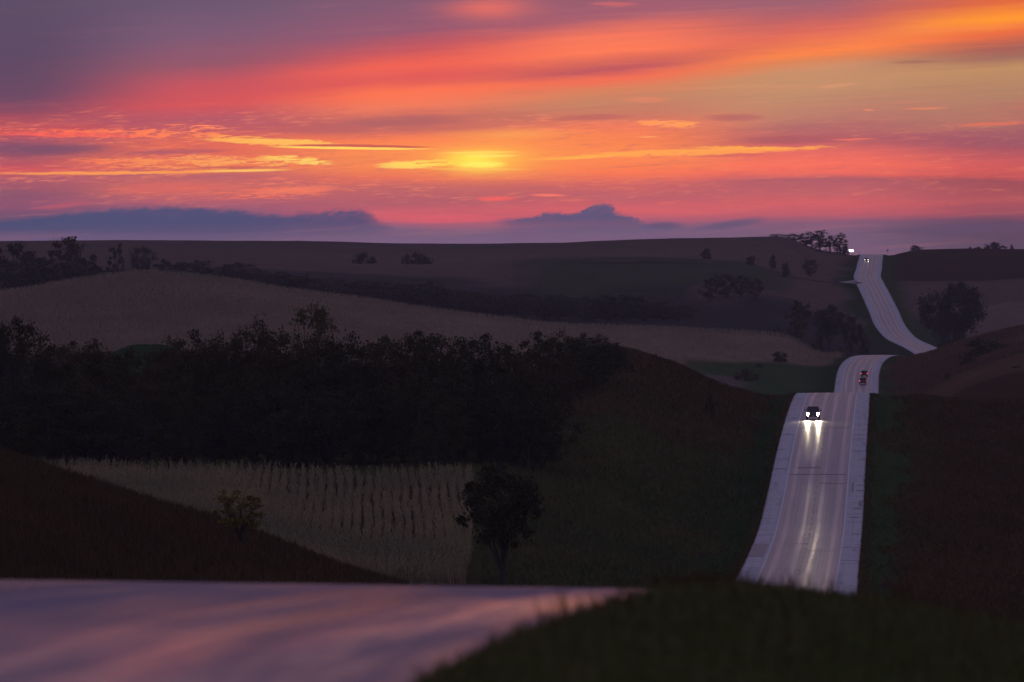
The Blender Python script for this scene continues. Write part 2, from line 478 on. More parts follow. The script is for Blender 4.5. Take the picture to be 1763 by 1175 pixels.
# ------------------------------------------------------------------ terrain: columns of (distance, row)
T = {
    -500: [(300, 1040), (450, 960), (620, 740), (800, 800), (960, 800), (1250, 760), (1500, 690), (1900, 610), (2150, 560), (2350, 535), (2700, 530), (3000, 500), (3300, 470), (4000, 420), (4500, 470)],
    0: [(300, 1075), (450, 1003), (620, 790), (750, 860), (850, 835), (960, 803), (1250, 760), (1500, 680), (1900, 600), (2150, 548), (2350, 507), (2600, 530), (2900, 502), (3300, 470), (3700, 440), (4000, 415), (4500, 450)],
    130: [(300, 1085), (470, 1004), (620, 828), (720, 890), (960, 800), (1250, 745), (1350, 640), (1500, 650), (1900, 600), (2150, 540), (2330, 487), (2600, 520), (2900, 500), (3300, 465), (3700, 438), (4000, 414), (4500, 450)],
    250: [(300, 1090), (500, 1003), (620, 868), (710, 925), (960, 798), (1250, 720), (1350, 590), (1450, 600), (1900, 600), (2150, 535), (2320, 473.5), (2600, 515), (2900, 497), (3300, 460), (3700, 436), (4000, 414), (4500, 450)],
    400: [(300, 1100), (520, 1005), (620, 912), (700, 965), (960, 796), (1250, 740), (1350, 640), (1500, 640), (1900, 600), (2150, 545), (2320, 488), (2600, 530), (2900, 505), (3300, 462), (3700, 437), (4000, 414), (4500, 450)],
    500: [(300, 1105), (540, 1005), (620, 951), (690, 988), (740, 970), (960, 795), (1250, 750), (1500, 680), (1900, 605), (2150, 555), (2320, 505), (2600, 545), (2900, 510), (3300, 465), (3700, 440), (4000, 415), (4500, 450)],
    650: [(300, 1110), (560, 1030), (620, 1006), (690, 1020), (740, 985), (960, 792), (1250, 750), (1500, 690), (1900, 615), (2150, 570), (2320, 523), (2600, 555), (2900, 525), (3300, 472), (3700, 445), (4000, 418), (4500, 450)],
    805: [(300, 1115), (500, 1075), (620, 1042), (700, 1010), (740, 985), (960, 785), (1250, 740), (1500, 690), (1900, 635), (2150, 595), (2320, 545), (2600, 565), (2900, 540), (3300, 478), (3700, 445), (4000, 421), (4500, 450)],
    950: [(300, 1115), (500, 1080), (620, 1045), (720, 1012), (850, 910), (960, 800), (1100, 700), (1220, 640), (1500, 690), (1900, 650), (2150, 612), (2340, 563), (2600, 572), (2900, 550), (3200, 500), (3500, 445), (3700, 440), (4000, 419), (4500, 450)],
    1050: [(300, 1115), (600, 1055), (720, 1016), (850, 925), (1000, 780), (1130, 660), (1230, 602), (1500, 685), (1900, 662), (2150, 630), (2380, 567), (2600, 573), (2900, 552), (3200, 500), (3500, 444), (3700, 438), (4000, 414), (4500, 450)],
    1150: [(300, 1115), (600, 1060), (720, 1018), (850, 940), (1000, 815), (1130, 690), (1230, 627), (1500, 700), (1900, 680), (2150, 648), (2400, 569), (2600, 574), (2900, 552), (3200, 495), (3500, 445), (3700, 436), (4000, 411), (4500, 450)],
    1250: [(300, 1115), (600, 1060), (740, 1016), (850, 960), (1000, 850), (1130, 725), (1240, 656), (1500, 730), (1900, 700), (2120, 665), (2220, 643), (2300, 615), (2450, 574), (2650, 580), (2900, 556), (3200, 488), (3500, 448), (3700, 435), (4000, 409), (4500, 450)],
    1340: [(600, 1060), (748, 1014), (850, 960), (1000, 850), (1130, 735), (1250, 672), (1500, 740), (1900, 715), (2150, 670), (2300, 622), (2450, 580), (2700, 590), (2900, 568), (3100, 520), (3300, 488), (3600, 455), (4000, 408), (4500, 450)],
    1430: [(600, 1060), (748, 1013), (985, 850), (1135, 728), (1250, 682), (1500, 745), (2000, 700), (2150, 676), (2310, 634), (2440, 618), (2650, 612), (2900, 588), (3000, 574), (3100, 548), (3300, 503), (3440, 484), (3700, 462), (3900, 447), (4100, 432), (4500, 455)],
    1560: [(600, 1070), (748, 1040), (985, 865), (1135, 760), (1250, 690), (1500, 740), (2000, 690), (2150, 668), (2310, 628), (2440, 611), (2650, 625), (2900, 598), (3000, 585), (3100, 560), (3300, 508), (3440, 485), (3700, 462), (3900, 447), (4080, 430), (4500, 455)],
    1615: [(600, 1080), (748, 1050), (985, 870), (1135, 770), (1250, 695), (1500, 725), (2000, 670), (2200, 640), (2400, 600), (2600, 612), (2800, 590), (2900, 578), (3100, 545), (3300, 508), (3440, 484), (3700, 462), (3900, 446), (4080, 429), (4500, 455)],
    1690: [(600, 1090), (748, 1060), (985, 880), (1135, 770), (1250, 695), (1500, 700), (2000, 640), (2200, 610), (2370, 580), (2600, 595), (2750, 572), (2900, 562), (3100, 535), (3300, 500), (3440, 483), (3700, 460), (3900, 446), (4080, 428), (4500, 455)],
    1763: [(600, 1100), (748, 1068), (985, 885), (1135, 770), (1250, 695), (1500, 690), (2000, 620), (2200, 588), (2330, 563), (2600, 580), (2750, 562), (2900, 553), (3100, 525), (3300, 495), (3440, 480), (3700, 458), (3900, 445), (4080, 429), (4500, 455)],
    2300: [(600, 1100), (985, 880), (1250, 690), (1500, 680), (2000, 600), (2330, 540), (2600, 560), (2900, 545), (3300, 490), (3700, 456), (4080, 430), (4500, 455)],
}
TK = np.array(sorted(T), float)
TZ = []
for k in sorted(T):
    pts = T[k]
    ds = [p[0] for p in pts] + [5500, 7500, 10500]; zs = [wz(p[1], p[0]) for p in pts] + [-26, -38, -48]
    if ds[0] > 300: ds = [300] + ds; zs = [-14.0] + zs
    z = pchip(ds, zs, _gy); TZ.append(_smooth(z, 2.2))
TZ = np.array(TZ)


def terr(Xs, Y, detail=True):
    """ground height along one row of constant distance Y"""
    Xs = np.asarray(Xs, float); Y = float(Y)
    rx, rz = road_x(Y), road_z(Y)
    s = Xs - rx; a = np.abs(s); t = np.maximum(a - HALF, 0)
    colz = np.array([np.interp(Y, _gy, TZ[i]) for i in range(len(TK))])
    yy = max(Y, 200.0)
    p = CX + Xs / yy * F
    far = pchip(TK, colz, np.clip(p, TK[0], TK[-1]))
    wn = ss(Y, 120, 320)
    tt = np.minimum(t, 5.0); bank = -0.08 - 0.045 * tt - 0.035 * tt * tt
    bank = np.where(s < 0, -0.05 - 0.10 * np.minimum(t, 5) + 0.06 * np.maximum(t - 9, 0).clip(0, 60), bank - 0.02 * np.maximum(t - 8, 0))
    near = rz + bank
    base = near * (1 - wn) + far * wn
    ditch = -0.06 - 0.5 * ss(t, 0.2, 3.0) * (1 - ss(t, 4.0, 8.0))
    w = ss(a, 7.0, 24.0)
    cor = rz + (ditch if Y > 200 else bank)
    z = cor * (1 - w) + base * w
    if detail:
        amp = ss(a, 6.5, 14.0)
        z = z + amp * (0.22 * fbm(Xs / 9.0, Y / 14.0, 3) + (0.7 * fbm(Xs / 60.0 + 3, Y / 90.0, 2) if Y > 300 else 0))
        z = z + 0.05 * fbm(Xs / 1.7, Y / 2.2, 2) * ss(a, 5.7, 6.4) * (1 if Y < 140 else 0)
    return np.where(a < HALF - 0.2, rz - 0.32, z)


def gz(Xv, Y): return float(terr(np.array([Xv]), Y)[0])


# land cover: ground colours, the far ones lightened in place of haze
GREEN = np.array((0.040, 0.070, 0.024)); PRAIRIE = np.array((0.070, 0.043, 0.022)); TAN = np.array((0.235, 0.175, 0.112))
OLIVE = np.array((0.058, 0.066, 0.018)); SOIL = np.array((0.075, 0.056, 0.036)); BROWN = np.array((0.068, 0.044, 0.018))
LUSH = np.array((0.028, 0.060, 0.020)); PLUM = np.array((0.135, 0.098, 0.080)); DARKV = np.array((0.040, 0.039, 0.034))  # PLUM: purple-brown far land, paled to add distance haze


def cover(Xs, Y):
    Xs = np.asarray(Xs, float)
    s = Xs - road_x(Y); p = CX + Xs / max(Y, 60) * F
    n = fbm(Xs / 25.0, Y / 60.0, 3)
    c = np.repeat(OLIVE[None], len(Xs), 0)
    def put_(w, col):
        nonlocal c
        w = np.clip(w, 0, 1)[:, None]; col = np.asarray(col)
        if col.ndim == 1: col = col[None]
        c = c * (1 - w) + col * w
    if Y > 150:
        put_(np.ones(len(Xs)) if Y < 690 else (s < 0) * 1.0, BROWN)
    if Y > 690:
        put_((s < 0) * ss(Y, 690, 710), OLIVE * 0.85 + GREEN * 0.1)
        put_((s < 0) * ss(Y, 1080, 1230) * 0.8, PRAIRIE)
        put_((s > 0) * np.ones(len(Xs)), PRAIRIE * 0.92)
    if 695 < Y < 925: put_(ss(-Xs, 3.0, 5.0), SOIL * 0.6)
    if 1280 < Y < 1700: put_((p < 420) * 1.0, LUSH)
    wH = ss(Y, 1780, 1860) * (1 - ss(Y, 2480, 2520))
    if wH > 0:
        edge = 1 - ss(p + n * 25, 1452, 1458)
        low = 1 - ss(p, 1160, 1200) * (1 - ss(Y + (p - 1200) * -0.25, 2240, 2275))
        put_(wH * edge * low * (s < -4), TAN[None] * (0.72 + 0.28 * ss(p, 100, 900))[:, None])
        put_(wH * edge * (1 - low) * (s < 0), GREEN * 1.2)
        put_((s > 0) * wH, PRAIRIE * 1.6)
        put_(ss(p, 1196, 1206) * (1 - ss(p + n * 12, 1282, 1292)) * ss(Y, 2128, 2140) * (1 - ss(Y, 2200, 2212)), np.array((0.15, 0.125, 0.11)))
        put_((p > 1735) * (Y > 2150) * wH, TAN * 0.6)
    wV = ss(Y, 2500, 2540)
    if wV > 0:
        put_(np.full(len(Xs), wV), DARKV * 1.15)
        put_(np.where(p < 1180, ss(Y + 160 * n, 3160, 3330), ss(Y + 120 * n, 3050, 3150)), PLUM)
        put_(ss(Y + 150 * n, 3120, 3200) * (1 - ss(Y + 100 * n, 3470, 3520)) * ss(p, 850, 960) * (1 - ss(p, 1330, 1380)) * 0.8, GREEN * 0.75 + PLUM * 0.15)
        put_(ss(Y, 3500, 3560) * (1 - ss(Y, 3760, 3800)) * ss(p, 350, 600) * (1 - ss(p, 1250, 1400)) * 0.5, TAN * 0.7)  # pale strip painted in for mist along the far slope
        put_((s > 0) * ss(Y, 2560, 2620) * (1 - ss(Y, 3120, 3150)) * ss(p, 1640, 1670) * 0.8, PLUM * 1.5)
        put_((s > 0) * ss(Y, 3430, 3460), PRAIRIE * 0.8)
    put_(ss(np.abs(s), 5.6, 6.0) * (1 - ss(np.abs(s) + n * 6, 8.0, 14.5)) * (0.95 if Y > 150 else 0.3), np.where((s > 0)[:, None], GREEN, GREEN * 0.72))
    return c


ys = np.concatenate([np.arange(-80, 0, 8), np.arange(0, 130, 2), np.arange(130, 680, 10), np.arange(680, 1320, 6), np.arange(1320, 2080, 16), np.arange(2080, 2500, 8), np.arange(2500, 3560, 9),
                     np.arange(3560, 4280, 12), np.arange(4280, 10000, 160)]).astype(float)


def _side(fine, mid, lim):
    a = list(np.arange(8.0, 64, 2.8)) + list(np.arange(64, mid, fine))
    v = a[-1]; st = fine
    while v < lim: st *= 1.28; v += st; a.append(v)
    return np.array(a)


sl_ = np.concatenate([-_side(5.5, 430, 4200)[::-1], [-6.7, -6.1, -5.62, -5.35, -3, 0, 3, 5.35, 5.62, 5.9, 6.2, 6.6, 7.2], _side(5.5, 130, 4200)])
GV = []; GC = []
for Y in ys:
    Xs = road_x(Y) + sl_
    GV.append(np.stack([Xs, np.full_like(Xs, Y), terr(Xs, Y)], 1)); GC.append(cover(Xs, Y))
nr, ncol = len(ys), len(sl_)
GV = np.concatenate(GV); GC = np.concatenate(GC)
i0 = (np.arange(nr - 1)[:, None] * ncol + np.arange(ncol - 1)[None]).ravel()
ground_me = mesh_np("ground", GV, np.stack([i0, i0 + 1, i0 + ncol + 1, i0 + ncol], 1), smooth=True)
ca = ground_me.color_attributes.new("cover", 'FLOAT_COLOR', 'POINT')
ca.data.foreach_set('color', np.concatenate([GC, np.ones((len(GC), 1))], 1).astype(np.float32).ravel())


# ------------------------------------------------------------------ materials
def material(name):
    m = bpy.data.materials.new(name); m.use_nodes = True
    n = m.node_tree; n.nodes.clear(); X.nt = n
    o = n.nodes.new('ShaderNodeOutputMaterial'); p = n.nodes.new('ShaderNodeBsdfPrincipled')
    n.links.new(p.outputs[0], o.inputs[0])
    return m, n, p


def setc(p, c): (X.nt.links.new(c.s, p.inputs['Base Color']) if isinstance(c, X) else setattr(p.inputs['Base Color'], 'default_value', (*c, 1)))
def seti(p, k, v): (X.nt.links.new(v.s, p.inputs[k]) if isinstance(v, X) else setattr(p.inputs[k], 'default_value', v))


def geo_pos():
    n = X.nt.nodes.new('ShaderNodeNewGeometry'); return X(n.outputs['Position'])


def scaled(v, s):
    n = X.nt.nodes.new('ShaderNodeVectorMath'); n.operation = 'MULTIPLY'
    put(n.inputs[0], v); n.inputs[1].default_value = s
    return X(n.outputs[0])


def bump(p, h, strength, dist):
    n = X.nt.nodes.new('ShaderNodeBump'); put(n.inputs['Height'], h)
    n.inputs['Strength'].default_value = strength; n.inputs['Distance'].default_value = dist
    X.nt.links.new(n.outputs[0], p.inputs['Normal'])


def simple(name, col, rough=0.6, var=0.0, scale=3.0, metallic=0.0, spec=0.5):
    m, n, p = material(name)
    if var:
        f = noise(geo_pos(), scale, 3.0)
        setc(p, cmix(f, tuple(c * (1 - var) for c in col), tuple(min(1, c * (1 + var)) for c in col)))
    else: setc(p, col)
    seti(p, 'Roughness', rough); seti(p, 'Metallic', metallic); seti(p, 'Specular IOR Level', spec)
    return m


# ground
m_ground, n_, p_ = material("ground_cover")
at = n_.nodes.new('ShaderNodeAttribute'); at.attribute_name = "cover"
gp = geo_pos()
g1 = noise(scaled(gp, (0.5, 0.12, 0.5)), 1.0, 5.0, 0.65)
g2 = noise(scaled(gp, (0.06, 0.02, 0.06)), 1.0, 4.0, 0.6)
g3 = noise(scaled(gp, (3.0, 0.9, 3.0)), 1.0, 3.0, 0.6)
gcol = cmix(1.0, X(at.outputs['Color']), cmix(g1, (0.45, 0.45, 0.45), (1.55, 1.5, 1.45)), 'MULTIPLY')
gcol = cmix(1.0, gcol, cmix(g2, (0.6, 0.62, 0.6), (1.4, 1.38, 1.4)), 'MULTIPLY')
gcol = cmix(1.0, gcol, cmix(g3, (0.7, 0.7, 0.7), (1.3, 1.3, 1.3)), 'MULTIPLY')
setc(p_, gcol); seti(p_, 'Roughness', 0.95); seti(p_, 'Specular IOR Level', 0.0)
bump(p_, g1 + g3 * 0.5, 0.8, 0.6)
ground = link("ground", ground_me, m_ground)
tag(ground, "rolling prairie hills of dark grass and tan fields under the road", None, None, 'structure')


# road material: u = metres from the centre line, v = metres along
def road_shader(p, shoulder_only=False):
    uv = X.nt.nodes.new('ShaderNodeUVMap'); uv.uv_map = "uv"
    s = X.nt.nodes.new('ShaderNodeSeparateXYZ'); X.nt.links.new(uv.outputs[0], s.inputs[0])
    u, v = X(s.outputs[0]), X(s.outputs[1])
    a = ab(u)
    n1 = noise(vec(u * 2.2, v * 0.012, 0.3), 1.0, 4.0, 0.6)       # long streaks left by tyres
    n2 = noise(vec(u * 0.7, v * 0.05, 4.0), 1.0, 4.0, 0.6)        # wet patches
    n3 = noise(vec(u * 1.2, v * 1.2, 8.0), 1.0, 4.0, 0.65)
    n4 = noise(vec(u * 1.6, v * 0.14, 2.0), 1.0, 4.0, 0.6)        # puddled and drying flecks
    old_sheen = sstep(v, 420.0, 160.0)                                  # hilltop stretch: dark, worn, puddled; its gloss carries a painted sky tint
    lane = ramp(a, [(0, (0.06, 0.056, 0.062)), (0.35, (0.085, 0.08, 0.088)), (0.8, (0.155, 0.146, 0.156)), (1.2, (0.12, 0.113, 0.122)), (1.7, (0.07, 0.065, 0.071)), (2.3, (0.10, 0.094, 0.102)),
                    (2.7, (0.165, 0.156, 0.166)), (3.1, (0.10, 0.094, 0.102)), (3.5, (0.08, 0.075, 0.082))], 0, 3.6)
    n6 = noise(vec(u * 5.5, v * 0.010, 3.3), 1.0, 3.0, 0.6)       # fine lengthwise wear
    lane = cmix(1.0, lane, cmix(sstep(n1, 0.25, 0.75), (0.40, 0.39, 0.42), (1.75, 1.72, 1.82)), 'MULTIPLY')
    lane = cmix(1.0, lane, cmix(sstep(n6, 0.3, 0.7), (0.5, 0.5, 0.5), (1.5, 1.5, 1.5)), 'MULTIPLY')
    sh = cmix(n3, (0.42, 0.41, 0.43), (0.60, 0.585, 0.61))
    sh = cmix(sstep(n2, 0.50, 0.72, 0.0, 0.5), sh, (0.22, 0.21, 0.23))
    sh = cmix(sstep(n6, 0.52, 0.70, 0.0, 0.4), sh, (0.24, 0.23, 0.25))
    sh = cmix(sstep(a + (n3 - 0.5) * 0.5, 5.35, 5.6, 0.0, 0.7), sh, (0.10, 0.09, 0.08))
    isS = sstep(a, 3.60, 3.68) * (1.0 - old_sheen)
    col = cmix(isS, lane, sh)
    col = cmix(old_sheen * 0.7, col, cmix(n4, (0.045, 0.042, 0.048), (0.10, 0.094, 0.105)))
    setc(p, col)
    trk = sstep(ab(ab(a - 1.75) - 0.95), 0.45, 0.0)
    r = 0.36 + (n1 - 0.5) * 0.22 + (n2 - 0.5) * 0.10 - trk * 0.06 + isS * 0.30
    rn = 0.10 + (n1 - 0.5) * 0.08 + (n2 - 0.5) * 0.06
    seti(p, 'Roughness', mx(r + (rn - r) * old_sheen, 0.06))
    seti(p, 'Specular IOR Level', 0.30)
    bump(p, n3 * 0.6 + n2 + n4 * old_sheen * 2.0, 0.05, 0.02)
    # water lies in films and tracks; between them the pavement is nearly dry
    n5 = noise(vec(u * 1.5, v * 0.030, 6.0), 1.0, 5.0, 0.62) * 0.72 + n4 * 0.28
    wet = 0.50 + trk * 0.18 + (n1 - 0.5) * 0.6 + (n6 - 0.5) * 0.7
    wetn = sstep(n5, 0.42, 0.62) * 0.55 + 0.06
    wet = c01((wet + (wetn - wet) * old_sheen) * (1.0 - isS * 0.35))
    df = X.nt.nodes.new('ShaderNodeBsdfDiffuse'); X.nt.links.new(col.s, df.inputs[0]); df.inputs[1].default_value = 0.5
    ms = X.nt.nodes.new('ShaderNodeMixShader'); X.nt.links.new(wet.s, ms.inputs[0])
    gl = X.nt.nodes.new('ShaderNodeBsdfGlossy'); gl.inputs['Roughness'].default_value = 0.46; X.nt.links.new(cmix(old_sheen, (0.62, 0.62, 0.67), (0.42, 0.40, 0.56)).s, gl.inputs['Color'])  # violet gloss tint painted in for the sky's reflection near the hilltop
    md = X.nt.nodes.new('ShaderNodeMixShader'); X.nt.links.new((0.50 - old_sheen * 0.10 - isS * 0.34).s, md.inputs[0])
    X.nt.links.new(df.outputs[0], md.inputs[1]); X.nt.links.new(gl.outputs[0], md.inputs[2])
    X.nt.links.new(md.outputs[0], ms.inputs[1]); X.nt.links.new(p.outputs[0], ms.inputs[2])
    out = [n for n in X.nt.nodes if n.type == 'OUTPUT_MATERIAL'][0]
    X.nt.links.new(ms.outputs[0], out.inputs[0])


m_road, n_, p_ = material("wet_pavement"); road_shader(p_)
m_tar, n_, p_ = material("tar_seal"); setc(p_, cmix(noise(geo_pos(), 1.5), (0.07, 0.066, 0.074), (0.22, 0.21, 0.23))); seti(p_, 'Roughness', 0.55)
m_white = simple("white_paint", (0.62, 0.6, 0.6), 0.6, 0.2, 0.8, 0.0, 0.2)
m_yellow = simple("yellow_paint", (0.62, 0.43, 0.13), 0.5, 0.3, 0.6, 0.0, 0.2)
m_gravel = simple("gravel", (0.26, 0.24, 0.22), 0.8, 0.25, 0.8)


def strip(name, s0, s1, Y0, Y1, step, lift, mat, parent=None, ncs=2, skirt=0.0, uvs=True):
    """a band of pavement between two offsets from the centre line"""
    Ys = np.arange(Y0, Y1 + step * 0.5, step) if Y1 - Y0 > step else np.array([Y0, Y1])
    Ys[-1] = Y1
    sv = np.linspace(s0, s1, ncs)
    off = np.zeros(ncs)
    if skirt:
        sv = np.concatenate([[s0], sv, [s1]]); off = np.zeros(len(sv)); off[0] = off[-1] = -skirt
    hd = np.arctan((road_x(Ys + 2) - road_x(Ys - 2)) / 4.0)
    cx_, cy_ = np.cos(hd), -np.sin(hd)
    V = np.zeros((len(Ys), len(sv), 3))
    V[:, :, 0] = road_x(Ys)[:, None] + sv[None] * cx_[:, None]
    V[:, :, 1] = Ys[:, None] + sv[None] * cy_[:, None]
    V[:, :, 2] = road_z(Ys)[:, None] + lift + off[None] - 0.012 * np.abs(sv)[None]
    n = len(sv)
    i = (np.arange(len(Ys) - 1)[:, None] * n + np.arange(n - 1)[None]).ravel()
    q = np.stack([i, i + 1, i + n + 1, i + n], 1)
    me = mesh_np(name, V.reshape(-1, 3), q, smooth=True)
    if uvs:
        U = np.stack([np.repeat(sv[None], len(Ys), 0), np.repeat(Ys[:, None], n, 1)], 2).reshape(-1, 2)
        ul = me.uv_layers.new(name="uv")
        vi = np.empty(len(me.loops), dtype=np.int32); me.loops.foreach_get('vertex_index', vi)
        ul.data.foreach_set('uv', U[vi].astype(np.float32).ravel())
    return link(name, me, mat, parent)


road = strip("road", -HALF, HALF, -70, 8000, 2.0, 0.0, m_road, None, 13, 0.4)
tag(road, "wet two-lane highway with pale concrete shoulders rolling over the hills", None, None, 'structure')
for sgn in (-1, 1):
    strip("edge_line", sgn * 3.62 - 0.09, sgn * 3.62 + 0.09, 690, 4200, 4.0, 0.022, m_white, road)
# dashed centre line, one mesh
dv = []; dq = []
for k in range(48):
    y0 = 700 + k * 12.0
    Ys = np.array([y0, y0 + 3.0])
    for Yy in Ys:
        xx, zz = road_x(Yy), road_z(Yy) + 0.016
        dv += [(xx - 0.09, Yy, zz), (xx + 0.09, Yy, zz)]
    b = k * 4; dq.append((b, b + 1, b + 3, b + 2))
link("centre_line", mesh_np("centre_line", dv, dq), m_yellow, road)
# shoulder slabs and their tarred joints, where the photograph shows them one by one
for sgn in (-1, 1):
    y = 742.0; rr = random.Random(5 + sgn)
    while y < 1285:
        L = rr.uniform(6, 13) if y < 880 else rr.uniform(9, 21)
        a, b = sorted((sgn * 3.74, sgn * (HALF - rr.uniform(0.0, 0.16))))
        strip("shoulder_slab", a, b, y + 0.04, y + L - 0.04, 3.0, 0.012 + rr.uniform(0, 0.012), m_road, road, 3, 0.0)
        w = rr.choice([0.25, 0.4, 0.6, 0.9, 1.6]); fr = rr.choice([1.0, 0.95, 0.8, 0.55, 0.35])
        a, b = sorted((sgn * (HALF - 0.02 - (HALF - 3.8) * fr), sgn * (HALF - 0.05)))
        strip("tar_seal", a, b, y + L - w / 2, y + L + w / 2, 3.0, 0.034, m_tar, road, 2, 0.0, False)
        y += L
strip("repair_patch", -5.5, -3.95, 846, 880, 3.0, 0.042, m_tar, road, 3, 0.0, False)
for (a, b, y0, y1) in ((4.5, 5.40, 957, 960), (5.0, 5.5, 962, 973), (4.1, 4.35, 988, 1006), (4.7, 5.5, 990, 992.5), (4.1, 5.2, 941, 943)):
    strip("tar_patch", a, b, y0, y1, 3.0, 0.046, m_tar, road, 2, 0.0, False)
for (a, b, y0, w) in ((-2.6, 0.2, 1032, 1.0), (-3.4, 3.3, 1020, 0.7), (0.3, 3.3, 1004, 0.4), (-3.3, 0, 880, 0.4), (0, 3.4, 862, 0.35), (-3.3, 3.3, 1120, 0.6)):
    strip("tar_joint", a, b, y0, y0 + w, 3.0, 0.028, m_tar, road, 4, 0.0, False)

# junction and gravel side road on the far slope
def ribbon(name, pts, w, mat, parent=None, lift=0.12):
    v = []; q = []
    P = np.array(pts, float)
    for i, (x, y) in enumerate(P):
        d = P[min(i + 1, len(P) - 1)] - P[max(i - 1, 0)]; d /= np.linalg.norm(d); nx, ny = -d[1], d[0]
        for k in (-1, 1):
            xx, yy = x + nx * w / 2 * k, y + ny * w / 2 * k
            v.append((xx, yy, gz(x, y) + lift))
        if i: b = 2 * i; q.append((b - 2, b - 1, b + 1, b))
    return link(name, mesh_np(name, v, q, smooth=True), mat, parent)


jx = float(road_x(3418))
side = ribbon("side_road", [(jx - 3.0 - k * 2.5, 3418 + 0.08 * k) for k in range(0, 46)], 9.0, m_gravel, None, 0.25)
tag(side, "pale gravel side road joining the highway on the far slope", None, None, 'structure')
# flared corner where the two meet
fl = [(jx - 4.5, 3398), (jx - 9.0, 3409), (jx - 12.5, 3414), (jx - 12.5, 3423), (jx - 8.5, 3428), (jx - 4.5, 3446)]
flm = bpy.data.meshes.new("junction_apron"); flm.from_pydata([(x, y, float(road_z(y)) + 0.035) for x, y in fl], [], [tuple(range(len(fl)))])
link("junction_apron", flm, m_gravel, side)
# ------------------------------------------------------------------ foliage
def leaf_mat(name, a, b):
    m, n, p = material(name)
    oi = n.nodes.new('ShaderNodeObjectInfo'); r = X(oi.outputs['Random'])
    f = noise(geo_pos(), 0.9, 2.0)
    big = noise(scaled(geo_pos(), (0.05, 0.018, 0.05)), 1.0, 3.0, 0.6)
    base = cmix(c01(f * 0.9 + (r - 0.5) * 0.6), a, b)
    base = cmix(sstep(big, 0.42, 0.66, 0.0, 0.5), base, (a[0] * 0.7, a[1] * 0.95, a[2] * 0.9))
    base = cmix(sstep(big, 0.48, 0.30, 0.0, 0.5), base, (b[0] * 1.1, b[1] * 0.85, b[2] * 0.8))
    setc(p, base); seti(p, 'Roughness', 0.8); seti(p, 'Specular IOR Level', 0.15)
    return m


m_leaf = leaf_mat("leaf_dark", (0.036, 0.042, 0.012), (0.078, 0.058, 0.016))
m_knoll = leaf_mat("knoll_straw", (0.12, 0.070, 0.034), (0.19, 0.112, 0.058))
m_leaf_olive = leaf_mat("leaf_olive", (0.085, 0.076, 0.022), (0.140, 0.108, 0.036))
m_bark = simple("bark", (0.045, 0.036, 0.030), 0.9, 0.4, 4.0)
m_grass = leaf_mat("grass_blade", (0.075, 0.095, 0.022), (0.160, 0.145, 0.050))
m_roadgrass = leaf_mat("roadside_grass", (0.036, 0.095, 0.028), (0.070, 0.120, 0.036))
m_hillgrass = leaf_mat("hill_grass", (0.070, 0.082, 0.028), (0.125, 0.105, 0.036))
m_leaf_yellow = leaf_mat("leaf_yellow", (0.140, 0.130, 0.020), (0.240, 0.200, 0.040))
m_straw = leaf_mat("dry_grass", (0.075, 0.046, 0.016), (0.125, 0.078, 0.028))
m_corn = leaf_mat("dry_corn", (0.20, 0.168, 0.085), (0.40, 0.335, 0.175))
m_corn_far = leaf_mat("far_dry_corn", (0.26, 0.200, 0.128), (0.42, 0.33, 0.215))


def tubes(segs, sides=6):
    """list of (p0, r0, p1, r1) -> verts, quads"""
    V = []; Q = []
    for p0, r0, p1, r1 in segs:
        p0 = np.array(p0); p1 = np.array(p1); d = p1 - p0; d = d / (np.linalg.norm(d) + 1e-9)
        u = np.cross(d, (0.3, 0.9, 0.1)); u /= np.linalg.norm(u); w = np.cross(d, u)
        b = len(V)
        for p, r in ((p0, r0), (p1, r1)):
            for k in range(sides):
                t = 2 * math.pi * k / sides
                V.append(p + r * (math.cos(t) * u + math.sin(t) * w))
        for k in range(sides): Q.append((b + k, b + (k + 1) % sides, b + sides + (k + 1) % sides, b + sides + k))
    return V, Q


def leaves(centres, radii, per, size, rng, flat=0.75):
    """leaf-sized faces scattered round cluster centres"""
    cs = np.repeat(centres, per, 0); rs = np.repeat(radii, per)
    n = len(cs)
    off = rng.normal(size=(n, 3)) * rs[:, None] * 0.50; off[:, 2] *= flat
    p = cs + off
    a = rng.normal(size=(n, 3)); a /= np.linalg.norm(a, axis=1)[:, None]
    b = np.cross(a, rng.normal(size=(n, 3))); b /= np.linalg.norm(b, axis=1)[:, None]
    sz = size * rng.uniform(0.5, 1.3, n)[:, None]
    v = np.stack([p - a * sz, p + b * sz * 0.7, p + a * sz, p - b * sz * 0.7], 1).reshape(-1, 3)
    i = np.arange(n) * 4
    return v, np.stack([i, i + 1, i + 2, i + 3], 1)


